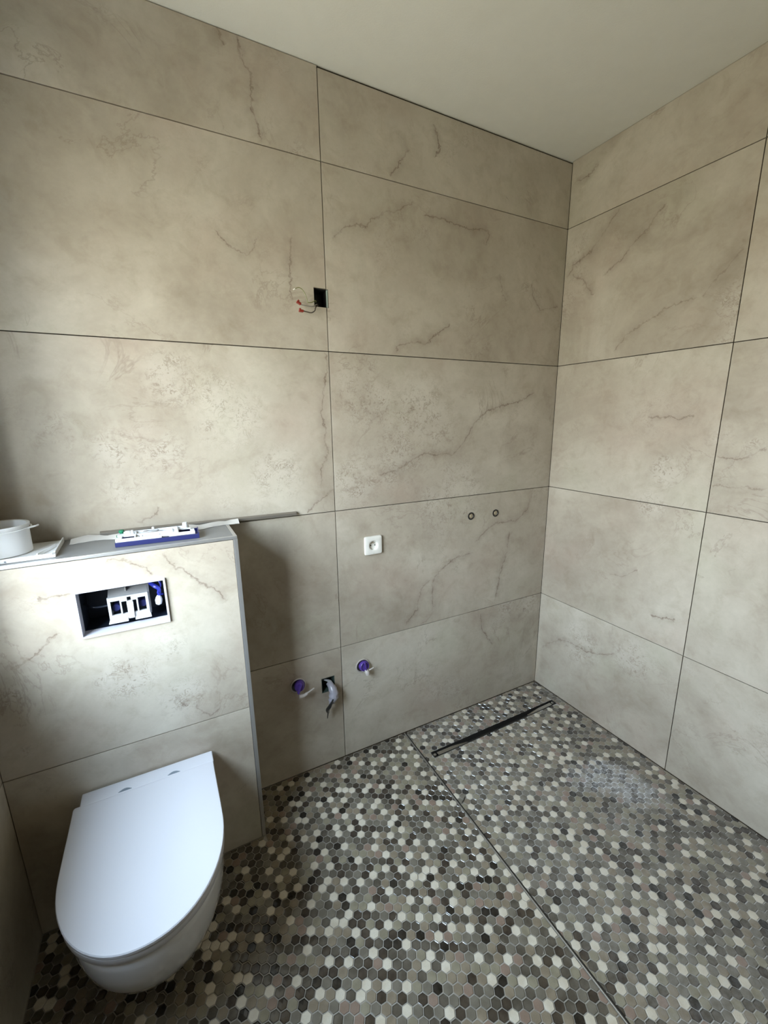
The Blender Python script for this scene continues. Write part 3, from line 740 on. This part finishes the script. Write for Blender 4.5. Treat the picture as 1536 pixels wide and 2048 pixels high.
# ------------------------------------------------------------------ toilet
def dshape(hw, yb, yf, z, n=40, cx=-1.9465, bw=None, straight=0.46, cr=0.012):
    """closed outline: back-left corner, down the left side, round the front, up to back-right"""
    bw = bw if bw is not None else hw
    ys = yb + (yf - yb) * straight
    pts = []
    for k in range(4): 
        a = math.pi / 2 * k / 3
        pts.append((cx - bw + cr * (1 - math.sin(a)), yb - cr * (1 - math.cos(a))))
    for k in range(1, 6):
        t = k / 6; e_ = t * t * (3 - 2 * t)
        pts.append((cx - (bw + (hw - bw) * e_), yb - cr + (ys - yb + cr) * t))
    for k in range(n + 1):
        a = math.pi * k / n
        c_, s_ = math.cos(a), math.sin(a)
        ex = 0.96
        pts.append((cx - hw * math.copysign(abs(c_) ** ex, c_), ys + (yf - ys) * abs(s_) ** ex))
    for k in range(5, 0, -1):
        t = k / 6; e_ = t * t * (3 - 2 * t)
        pts.append((cx + (bw + (hw - bw) * e_), yb - cr + (ys - yb + cr) * t))
    for k in range(3, -1, -1):
        a = math.pi / 2 * k / 3
        pts.append((cx + bw - cr * (1 - math.sin(a)), yb - cr * (1 - math.cos(a))))
    return [Vector((x, y, z)) for x, y in pts]

toilet = thing('toilet', 'white wall-hung toilet with closed lid, fixed to the cistern boxing', 'toilet', (-1.9465, BY - 0.26, 0.06))
bm = bmesh.new()
prof = [  # z, half width, back half width, front y
    (0.4035, 0.176, 0.172, -0.726), (0.4015, 0.182, 0.177, -0.734), (0.3970, 0.1845, 0.179, -0.7365), (0.375, 0.1835, 0.178, -0.735), (0.335, 0.182, 0.177, -0.731),
    (0.29, 0.178, 0.175, -0.717), (0.24, 0.169, 0.170, -0.690), (0.19, 0.156, 0.162, -0.650), (0.15, 0.143, 0.153, -0.607),
    (0.115, 0.127, 0.143, -0.555), (0.085, 0.108, 0.130, -0.495), (0.070, 0.088, 0.114, -0.435), (0.066, 0.06, 0.09, -0.36)]
loft(bm, [dshape(w, BY - 0.0015, yf, z, bw=bw) for z, w, bw, yf in prof])
part('bowl', bm, M['ceramic'], toilet, True, 50)
bm = bmesh.new()
yb = -0.272
seat = [(0.4055, 0.180, -0.733), (0.4075, 0.1845, -0.739), (0.4105, 0.1865, -0.7415), (0.4250, 0.1865, -0.7415), (0.4275, 0.1840, -0.738), (0.4280, 0.180, -0.733)]
loft(bm, [dshape(w, yb - 0.004, yf, z, bw=w - 0.0015) for z, w, yf in seat])
part('seat', bm, M['lid_plastic'], toilet, True, 40)
bm = bmesh.new()
lid = [(0.4300, 0.180, -0.733), (0.4305, 0.1840, -0.739), (0.4325, 0.1880, -0.7445), (0.4390, 0.1885, -0.745), (0.4415, 0.187, -0.743), (0.4425, 0.183, -0.738), (0.4435, 0.12, -0.64), (0.4437, 0.05, -0.50)]
loft(bm, [dshape(w, yb + (0 if k < 5 else -0.004 * (k - 4)), yf, z, bw=w - 0.0015, cr=0.006) for k, (z, w, yf) in enumerate(lid)])
part('lid', bm, M['lid_plastic'], toilet, True, 40)
bm = bmesh.new()
vs = box(bm, -2.1175, -1.758, yb - 0.004, BY - 0.006, 0.4035, 0.4425); bevel(bm, 0.004, 3)
part('hinge_block', bm, M['lid_plastic'], toilet, True, 40)
for xa, xb in ((-2.0235, -1.9875), (-1.892, -1.856)):
    bm = bmesh.new(); top, bot = [], []
    n = 12
    for k in range(n + 1):
        x = xa + (xb - xa) * k / n; s_ = math.sin(math.pi * k / n)
        top.append((x, yb + 0.001 + 0.0095 * s_))
    for k in range(n - 1, 0, -1):
        x = xa + (xb - xa) * k / n; bot.append((x, yb + 0.0005))
    loop = top + bot
    loft(bm, [[Vector((x, y, z)) for x, y in loop] for z in (0.4420, 0.4432)])
    part('finger_slot', bm, M['slot'], toilet, label='dark crescent slot at the hinge')

# ------------------------------------------------------------------ linear shower drain
dr = thing('shower_drain', 'narrow linear metal shower drain without its cover, along the back wall of the shower floor', 'drain', (-0.449, -0.19, 0.0))
bm = bmesh.new()
fd = lambda a, b, d: (a, b, 0.0016 - d)
panel(bm, DX0 + 0.0008, DX1 - 0.0008, DY0 + 0.0008, DY1 - 0.0008, [(DX0 + 0.0030, DX1 - 0.0030, DY0 + 0.0018, DY1 - 0.0018)], fd, 0.030)
part('rim', bm, M['dark_steel'], dr)
bm = bmesh.new(); box(bm, DX0 + 0.0031, DX1 - 0.0031, DY0 + 0.0019, DY1 - 0.0019, -0.0275, -0.026)
part('trough_floor', bm, M['dark_pit'], dr)
for xa, xb, hi, lo in ((-0.818, -0.640, -0.0030, -0.0150), (-0.078, -0.245, -0.0030, -0.0150)):
    bm = bmesh.new()
    loft(bm, [[Vector((x, DY0 + 0.0075, z)), Vector((x, DY1 - 0.0095, z + 0.0005)), Vector((x, DY1 - 0.0095, z - 0.0016)), Vector((x, DY0 + 0.0075, z - 0.0016))] for x, z in ((xa, hi), ((xa + xb) / 2, hi - 0.002), (xb, lo))])
    part('ramp', bm, M['steel'], dr)
for xc in (DX0 + 0.013, DX1 - 0.013):
    bm = bmesh.new(); lathe(bm, (xc, (DY0 + DY1) / 2, -0.0260), (0, 0, 1), [(0.0085, 0), (0.0085, 0.021), (0.0075, 0.0235), (0.004, 0.0235), (0.0035, 0.0215)], 16)
    part('height_screw', bm, M['steel'], dr, True)
bm = bmesh.new(); lathe(bm, (-0.435, (DY0 + DY1) / 2, -0.026), (0, 0, 1), [(0.0125, 0), (0.0125, 0.006), (0.010, 0.0065), (0.0095, 0.001)], 20)
part('outlet', bm, M['black'], dr, True)
for xc, rr_ in ((-0.585, 0.0035), (-0.30, 0.003)):
    bm = bmesh.new(); bmesh.ops.create_icosphere(bm, subdivisions=1, radius=rr_, matrix=Matrix.Translation((xc, -0.196, -0.0225)) @ Matrix.Diagonal((1.2, 0.8, 0.8, 1)))
    part('grout_crumb', bm, M['beige_pipe'], dr)

# ------------------------------------------------------------------ wall socket
SC = Vector((-1.0387, 0, 0.9925))
so = thing('wall_socket', 'white square earthed power socket on the back wall', 'socket', (SC.x, 0, SC.z))
def sq(r, y, e_=14.0, n=64, bulge=0.0):
    out = []
    for k in range(n):
        a = 2 * math.pi * k / n; c_, s_ = math.cos(a), math.sin(a)
        q = (abs(c_) ** e_ + abs(s_) ** e_) ** (-1 / e_)
        out.append(Vector((SC.x + r * q * c_, y, SC.z + r * q * s_)))
    return out
def circ(r, y, n=64):
    return [Vector((SC.x + r * math.cos(2 * math.pi * k / n), y, SC.z + r * math.sin(2 * math.pi * k / n))) for k in range(n)]
bm = bmesh.new()
loft(bm, [sq(0.0400, -0.0004), sq(0.0408, -0.004), sq(0.0390, -0.0095), sq(0.034, -0.0108), sq(0.024, -0.0110, 5), circ(0.0215, -0.0110), circ(0.0202, -0.0100)], True, False)
part('frame', bm, M['off_white'], so, True, 40)
bm = bmesh.new()
loft(bm, [circ(0.0201, -0.0104), circ(0.0192, -0.0090), circ(0.0185, -0.0015), circ(0.004, -0.0012)], False, True)
part('socket_insert', bm, M['off_white'], so, True, 40)
for dx, dz in ((-0.0095, 0.0), (0.0095, 0.0)):
    bm = bmesh.new(); lathe(bm, (SC.x + dx, -0.0022, SC.z + dz - 0.001), (0, 1, 0), [(0.0026, 0), (0.0026, 0.0012)], 12)
    part('contact_hole', bm, M['black'], so)
bm = bmesh.new(); lathe(bm, (SC.x, -0.0015, SC.z + 0.0105), (0, -1, 0), [(0.0025, 0), (0.0025, 0.006), (0.0012, 0.008)], 12)
part('earth_pin', bm, M['brass'], so, True)
bm = bmesh.new(); box(bm, SC.x - 0.001, SC.x + 0.001, -0.0113, -0.0107, SC.z - 0.0345, SC.z - 0.0335); part('marking', bm, M['slot'], so)

# ------------------------------------------------------------------ shower mixer connections
for x, z, lb in ((-0.5135, 1.0572, 'black-ringed round pipe connection in the wall, the one nearer the socket'), (-0.3610, 1.0548, 'black-ringed round pipe connection in the wall, the one nearer the room corner')):
    t_ = thing('pipe_fitting', lb, 'pipe fitting', (x, 0, z), 'shower mixer connections')
    bm = bmesh.new(); lathe(bm, (x, 0, z), (0, -1, 0), [(0.0185, 0.0002), (0.0185, 0.0018), (0.0170, 0.0028), (0.0130, 0.0028), (0.0115, 0.0010), (0.0115, 0.0002)], 28, (False, False))
    part('rubber_ring', bm, M['black'], t_, True)
    bm = bmesh.new(); lathe(bm, (x, 0, z), (0, -1, 0), [(0.0113, 0.0002), (0.0113, 0.0008), (0.007, 0.0010), (0.006, 0.0022), (0.002, 0.0024)], 24)
    part('plug', bm, M['brass'], t_, True)

# ------------------------------------------------------------------ purple-plugged water outlets
def outlet(x, z, lb, flip):
    t_ = thing('water_outlet', lb, 'pipe outlet', (x, 0, z), 'plugged water outlets under the socket')
    bm = bmesh.new(); lathe(bm, (x, 0, z), (0, -1, 0), [(0.0335, 0.0003), (0.0335, 0.003), (0.031, 0.0045), (0.028, 0.003), (0.0275, 0.0005)], 32, (False, False))
    part('pipe_rim', bm, M['beige_pipe'], t_, True)
    bm = bmesh.new(); lathe(bm, (x, 0, z), (0, -1, 0), [(0.0272, 0.0004), (0.0272, 0.001), (0.002, 0.0012)], 28)
    part('pipe_bore', bm, M['dark_pit'], t_)
    bm = bmesh.new()
    if flip:
        lathe(bm, (x + 0.005, 0, z + 0.002), (-0.25, -1, 0.1), [(0.0225, 0.0012), (0.0215, 0.012), (0.0195, 0.024), (0.0165, 0.028), (0.012, 0.0285)], 24)
        box(bm, -0.003, 0.003, -0.006, 0.006, -0.022, 0.022, Matrix.Translation((x - 0.003, -0.034, z + 0.006)) @ Matrix.Rotation(0.35, 4, 'Y'))
    else:
        lathe(bm, (x + 0.004, 0, z - 0.001), (0.05, -1, 0.15), [(0.0240, 0.0012), (0.0235, 0.008), (0.0215, 0.016), (0.019, 0.018), (0.0175, 0.0135), (0.004, 0.0125)], 24)
        box(bm, -0.0028, 0.0028, -0.005, 0.005, -0.019, 0.019, Matrix.Translation((x + 0.006, -0.018, z + 0.001)) @ Matrix.Rotation(-0.15, 4, 'Y'))
    part('purple_plug', bm, M['purple'], t_, True, 40, label='purple rubber plug')
    bm = bmesh.new()
    if flip:
        tube(bm, [(x - 0.006, -0.032, z - 0.031), (x + 0.012, -0.034, z - 0.032), (x + 0.028, -0.036, z - 0.024)], [0.0085, 0.0075, 0.006], 10)
        tube(bm, [(x + 0.024, -0.037, z - 0.024), (x + 0.042, -0.040, z - 0.014), (x + 0.056, -0.042, z - 0.006)], [0.0035, 0.003, 0.0022], 8)
    else:
        tube(bm, [(x + 0.010, -0.012, z - 0.019), (x + 0.013, -0.022, z - 0.028), (x + 0.014, -0.025, z - 0.038)], [0.010, 0.0105, 0.009], 12)
        tube(bm, [(x + 0.022, -0.022, z - 0.018), (x + 0.042, -0.028, z - 0.008)], [0.0035, 0.0025], 8)
    part('side_stub', bm, M['beige_pipe'], t_, True)
outlet(-1.1020, 0.4370, 'round pale pipe outlet with purple plug, right of the tile joint below the socket', False)
outlet(-1.3980, 0.4340, 'pale pipe outlet with purple plug, in the shade next to the cistern boxing', True)

# ------------------------------------------------------------------ junction boxes
ub = thing('junction_box', 'small open black junction box with loose wires, high on the back wall', 'electrical box', ((UH[0] + UH[1]) / 2, 0, UH[2]))
def liner(h, y0, dep, thk=0.0025):
    bm = bmesh.new()
    panel(bm, h[0] + .0003, h[1] - .0003, h[2] + .0003, h[3] - .0003, [(h[0] + thk, h[1] - thk, h[2] + thk, h[3] - thk)], lambda a, b, d: (a, y0 + d, b), dep)
    box(bm, h[0] + .0003, h[1] - .0003, y0 + dep, y0 + dep + 0.002, h[2] + .0003, h[3] - .0003)
    return bm
part('housing', liner(UH, 0.009, 0.055), M['black'], ub)
bm = bmesh.new(); box(bm, UH[1] - 0.0065, UH[1] - 0.0028, 0.0012, 0.0075, UH[2] + 0.001, UH[3] - 0.004); part('cut_edge', bm, M['box_edge'], ub, label='pale cut edge')
bm = bmesh.new(); tube(bm, [(UH[0] + 0.013, 0.035, 1.925), (UH[0] + 0.006, -0.002, 1.923), (-1.2512, -0.022, 1.922), (-1.266, -0.028, 1.9135), (-1.2806, -0.030, 1.9110), (-1.2840, -0.030, 1.920), (-1.2900, -0.030, 1.938), (-1.3000, -0.030, 1.951), (-1.3117, -0.030, 1.9545), (-1.3230, -0.030, 1.950)], 0.0014, 6)
part('green_wire', bm, M['wire_green'], ub, True)
bm = bmesh.new(); lathe(bm, (-1.3265, -0.030, 1.9475), (-1, 0, -0.6), [(0.0022, -0.003), (0.0026, 0.002), (0.0015, 0.005)], 8)
part('wire_end', bm, M['off_white'], ub, True)
bm = bmesh.new(); tube(bm, [(UH[0] + 0.016, 0.035, 1.922), (UH[0] + 0.010, 0.0, 1.916), (-1.250, -0.020, 1.908), (-1.2650, -0.028, 1.9000), (-1.2870, -0.030, 1.9000), (-1.3060, -0.030, 1.9015)], 0.0016, 6)
part('grey_wire', bm, M['wire_grey'], ub, True)
bm = bmesh.new(); tube(bm, [(UH[0] + 0.020, 0.035, 1.922), (UH[0] + 0.014, 0.0, 1.914), (-1.250, -0.018, 1.900), (-1.2560, -0.026, 1.8880), (-1.2700, -0.030, 1.8795), (-1.2850, -0.030, 1.8805), (-1.2990, -0.030, 1.8825)], 0.0018, 6)
part('brown_wire', bm, M['wire_brown'], ub, True)
for cxx, czz, rot in ((-1.3130, 1.9060, 0.5), (-1.3060, 1.8815, 0.05)):
    bm = bmesh.new(); box(bm, -0.0085, 0.0075, -0.005, 0.005, -0.0040, 0.0040, Matrix.Translation((cxx, -0.030, czz)) @ Matrix.Rotation(rot, 4, 'Y')); bevel(bm, 0.0012, 1)
    box(bm, -0.0075, -0.002, -0.0045, 0.0045, 0.0035, 0.0075, Matrix.Translation((cxx, -0.030, czz)) @ Matrix.Rotation(rot, 4, 'Y'))
    part('wire_connector', bm, M['red'], ub, label='red clear wire connector')

lb_ = thing('junction_box', 'open junction box low on the back wall with a grey-wrapped cable hanging out', 'electrical box', ((LH[0] + LH[1]) / 2, 0, LH[2]))
part('housing', liner(LH, 0.001, 0.060), M['box_teal'], lb_)
bm = bmesh.new()
for dx in (0, 0.007, 0.013):
    tube(bm, [(-1.288 + dx, 0.040, 0.400), (-1.276 + dx, 0.012, 0.413 - dx * .3), (-1.262 + dx * .6, -0.006, 0.408), (-1.2565 + dx * .3, -0.018, 0.392)], 0.0032, 7)
part('cable', bm, M['grey_plastic'], lb_, True)
bm = bmesh.new()
tube(bm, [(-1.262, 0.004, 0.398), (-1.258, -0.018, 0.392), (-1.2545, -0.030, 0.372), (-1.2570, -0.034, 0.352), (-1.2640, -0.032, 0.334), (-1.2700, -0.028, 0.318)], [0.012, 0.016, 0.019, 0.020, 0.015, 0.007], 12)
for v in bm.verts:
    v.co += Vector((math.sin(v.co.z * 310) * 0.0016, math.sin(v.co.z * 230 + v.co.x * 400) * 0.0018, 0))
part('film_wrap', bm, M['wrap'], lb_, True, 60, label='crumpled grey film wrapped round the cable')
bm = bmesh.new()
tube(bm, [(-1.2580, -0.046, 0.366), (-1.2680, -0.050, 0.346), (-1.2790, -0.045, 0.320), (-1.2860, -0.034, 0.298), (-1.2830, -0.030, 0.280)], [0.002, 0.003, 0.0075, 0.0085, 0.005], 10)
tube(bm, [(-1.2830, -0.030, 0.284), (-1.2850, -0.029, 0.268), (-1.2870, -0.028, 0.252)], [0.0028, 0.0024, 0.0015], 7)
part('black_cable_end', bm, M['black'], lb_, True, label='taped black cable end')

# ------------------------------------------------------------------ things on the ledge
def rotz(c, a): return Matrix.Translation(c) @ Matrix.Rotation(a, 4, 'Z')
# vent collar on a square plate
vc = thing('duct_collar', 'white round duct collar on a square plate, at the left end of the ledge', 'duct collar', (-2.205, -0.108, BZ))
Cc = Vector((-2.2045, -0.112, BZ))
bm = bmesh.new()
lathe(bm, Cc, (0, 0, 1), [(0.064, 0.008), (0.067, 0.009), (0.0680, 0.078), (0.0705, 0.082), (0.0710, 0.0865), (0.0635, 0.086), (0.0625, 0.076), (0.062, 0.0095)], 64, (False, False))
part('collar', bm, M['bright_white'], vc, True, 40)
bm = bmesh.new()
lathe(bm, Cc, (0, 0, 1), [(0.0712, 0.0730), (0.0745, 0.0735), (0.0745, 0.0758), (0.0712, 0.0762)], 64, (False, False))
part('flange', bm, M['bright_white'], vc, True, 40)
bm = bmesh.new()
tube(bm, [Cc + Vector((0.070, -0.020, 0.0745)), Cc + Vector((0.084, -0.004, 0.0755)), Cc + Vector((0.088, 0.006, 0.0757))], 0.0024, 8)
part('tab', bm, M['bright_white'], vc, True)
pm_ = rotz((-2.172, -0.110, BZ), math.radians(2.0))
bm = bmesh.new()
fp = lambda a, b, d: tuple(pm_ @ Vector((a, b, 0.0062 - d)))
panel(bm, -0.094, 0.094, -0.086, 0.086, [], fp, 0.0060)
def bar(bm, a, b, w, h, z0=0.006):
    a, b = Vector((*a, 0)), Vector((*b, 0)); d = (b - a).normalized(); q = Vector((-d.y, d.x, 0)) * w / 2
    loft(bm, [[pm_ @ (p + q + Vector((0, 0, z0))), pm_ @ (p - q + Vector((0, 0, z0))), pm_ @ (p - q + Vector((0, 0, z0 + h))), pm_ @ (p + q + Vector((0, 0, z0 + h)))] for p in (a, b)])
bar(bm, (-0.094, -0.0845), (0.084, -0.0845), 0.003, 0.005)
bar(bm, (0.0925, -0.078), (0.0925, 0.086), 0.003, 0.008)
bar(bm, (0.086, -0.084), (0.093, -0.078), 0.003, 0.006)
bar(bm, (0.056, -0.083), (0.084, 0.010), 0.003, 0.009)
bar(bm, (0.050, -0.083), (0.074, 0.000), 0.002, 0.005)
part('base_plate', bm, M['bright_white'], vc)
for q in ((-0.01, -0.0865, 0.004), (0.032, -0.080, 0.0065)):
    bm = bmesh.new(); c = pm_ @ Vector(q); lathe(bm, c, (0, -1, 0.3), [(0.0022, -0.0005), (0.0022, 0.001)], 10)
    part('screw_hole', bm, M['slot'], vc)

# crumpled strip of film lying along the wall
bm = bmesh.new()
rings = []
rs = random.Random(3)
N_ = 46
for k in range(N_ + 1):
    x = -2.062 + (2.062 - 1.578) * k / N_
    c = -0.052 + 0.012 * math.sin(k * 0.33) + (0.006 if k > 30 else 0)
    w = 0.016 + 0.006 * math.sin(k * 0.41 + 1) + rs.uniform(-0.002, 0.002)
    if 17 < k < 27: w *= 0.7
    z = BZ + 0.0012 + 0.0045 * abs(math.sin(k * 0.37)) + rs.uniform(0, 0.0015)
    if k > N_ - 2: w *= 0.75
    rings.append([Vector((x, c - w, BZ + 0.0008 + rs.uniform(0, 0.0016))), Vector((x, c - w * .3, z)), Vector((x, c + w * .4, z + 0.003 + rs.uniform(0, .002))), Vector((x, c + w, z + 0.006)),
                  Vector((x, c + w, z + 0.0056)), Vector((x, c + w * .4, z + 0.0026)), Vector((x, c - w * .3, z - 0.0005)), Vector((x, c - w, BZ + 0.0004))])
loft(bm, rings)
tag(obj('film_strip', bm, M['paper'], None, True, 60), 'long crumpled pale paper strip lying on the ledge against the wall', 'paper strip')

# metal tile profile sticking out past the ledge
bm = bmesh.new()
rings = [[Vector((x, y + yo, z + zo)) for y, z in ((-0.0145, BZ + 0.0006), (-0.0025, BZ + 0.0006), (-0.0025, BZ + 0.0120), (-0.0040, BZ + 0.0128), (-0.0130, BZ + 0.0100), (-0.0145, BZ + 0.0085))] for x, yo, zo in ((-1.990, 0, 0.0035), (-1.362, 0, -0.0020))]
loft(bm, rings)
tag(obj('metal_profile', bm, M['alu_dull']), 'long thin grey metal tile profile on the ledge, its end jutting past the boxing', 'metal profile')

# blue tray, white mounting frame on it, green clip behind
bmx = rotz((-1.8265, -0.137, BZ), math.radians(-2.5))
bm = bmesh.new()
W_, D_ = 0.111, 0.043
for a in ((-W_, W_, -D_, D_, 0.0004, 0.0034), (-W_, W_, -D_, -D_ + 0.003, 0.0034, 0.0135), (-W_, W_, D_ - 0.003, D_, 0.0034, 0.0135), (-W_, -W_ + 0.003, -D_ + .003, D_ - .003, 0.0034, 0.0115), (W_ - 0.003, W_, -D_ + .003, D_ - .003, 0.0034, 0.0175)):
    box(bm, *a, mat=bmx)
ob = obj('blue_tray', bm, M['blue'])
tag(ob, 'flat blue plastic tray on the ledge, under the white mounting frame', 'plastic tray')
wf = thing('mounting_frame', 'white openwork plastic mounting frame lying on the blue tray', 'plastic frame', (-1.8265, -0.130, BZ + 0.014))
wm = rotz((-1.831, -0.131, BZ + 0.0142), math.radians(-1.0)) @ Matrix.Rotation(math.radians(2.5), 4, 'X')
bm = bmesh.new()
fw2 = lambda a, b, d: tuple(wm @ Vector((a, b, 0.0045 - d)))
panel(bm, -0.106, 0.104, -0.040, 0.038, [(-0.092, -0.060, -0.026, 0.010), (-0.050, -0.022, 0.006, 0.026), (-0.048, -0.005, -0.028, -0.006), (0.006, 0.050, -0.028, -0.010), (0.000, 0.034, 0.010, 0.026), (0.060, 0.092, -0.024, 0.020), (0.094, 0.105, 0.005, 0.039), (-0.107, -0.097, 0.000, 0.018), (0.012, 0.032, -0.041, -0.034)], fw2, 0.0043)
part('frame_plate', bm, M['white_plastic'], wf)
bm = bmesh.new()
for a in ((-0.106, 0.104, -0.040, -0.037), (-0.090, 0.090, 0.035, 0.038), (-0.058, -0.055, -0.037, 0.035), (0.055, 0.058, -0.037, 0.035), (-0.055, 0.055, -0.003, 0.000)):
    box(bm, a[0], a[1], a[2], a[3], 0.0045, 0.0095, mat=wm)
part('rib', bm, M['white_plastic'], wf)
bm = bmesh.new()
for bx_ in ((-0.078, 0.024, 0.008, 0.010), (0.080, 0.030, 0.008, 0.017), (0.040, -0.002, 0.006, 0.011), (-0.040, -0.034, 0.004, 0.008), (-0.066, 0.020, 0.004, 0.012), (-0.01, 0.030, 0.004, 0.013)):
    x, y, r_, h_ = bx_
    bm = bmesh.new(); lathe(bm, wm @ Vector((x, y, 0.0044)), (0, 0, 1), [(r_, 0), (r_, h_ * 0.85), (r_ * 0.8, h_)], 14)
    part('boss', bm, M['white_plastic'], wf, True)
bm = bmesh.new()
ringp = [wm @ Vector((-0.016 + 0.020 * math.cos(2 * math.pi * k / 20), 0.012 + 0.009 * math.sin(2 * math.pi * k / 20), 0.0105)) for k in range(21)]
tube(bm, ringp, 0.002, 6, sub=1)
part('oval_ring', bm, M['grey_plastic'], wf, True, label='grey oval ring')
bm = bmesh.new()
gm = rotz((-1.930, -0.082, BZ + 0.0005), 0.5)
loft(bm, [[gm @ Vector((x, y, z)) for x, y in ((-0.014, -0.006), (0.013, -0.007), (0.015, 0.004), (-0.010, 0.007))] for z in (0.0, 0.006, 0.014)])
lathe(bm, gm @ Vector((0.004, 0.0, 0.014)), (0, 0, 1), [(0.0045, 0), (0.006, 0.006), (0.008, 0.010), (0.0075, 0.014), (0.004, 0.016)], 14)
tag(obj('plastic_clip', bm, M['green'], None, True, 40), 'small green plastic clip behind the left end of the blue tray', 'plastic clip')

# thin dark stick lying on the shower floor beside the strip
bm = bmesh.new(); tube(bm, [(-0.8560, -0.4430, 0.0022), (-0.8700, -0.4540, 0.0024), (-0.8830, -0.4600, 0.0032)], [0.0010, 0.0013, 0.0010], 6)
tag(obj('wood_splinter', bm, M['black'], None, True), 'thin dark splinter on the mosaic floor beside the metal dividing strip', 'splinter')
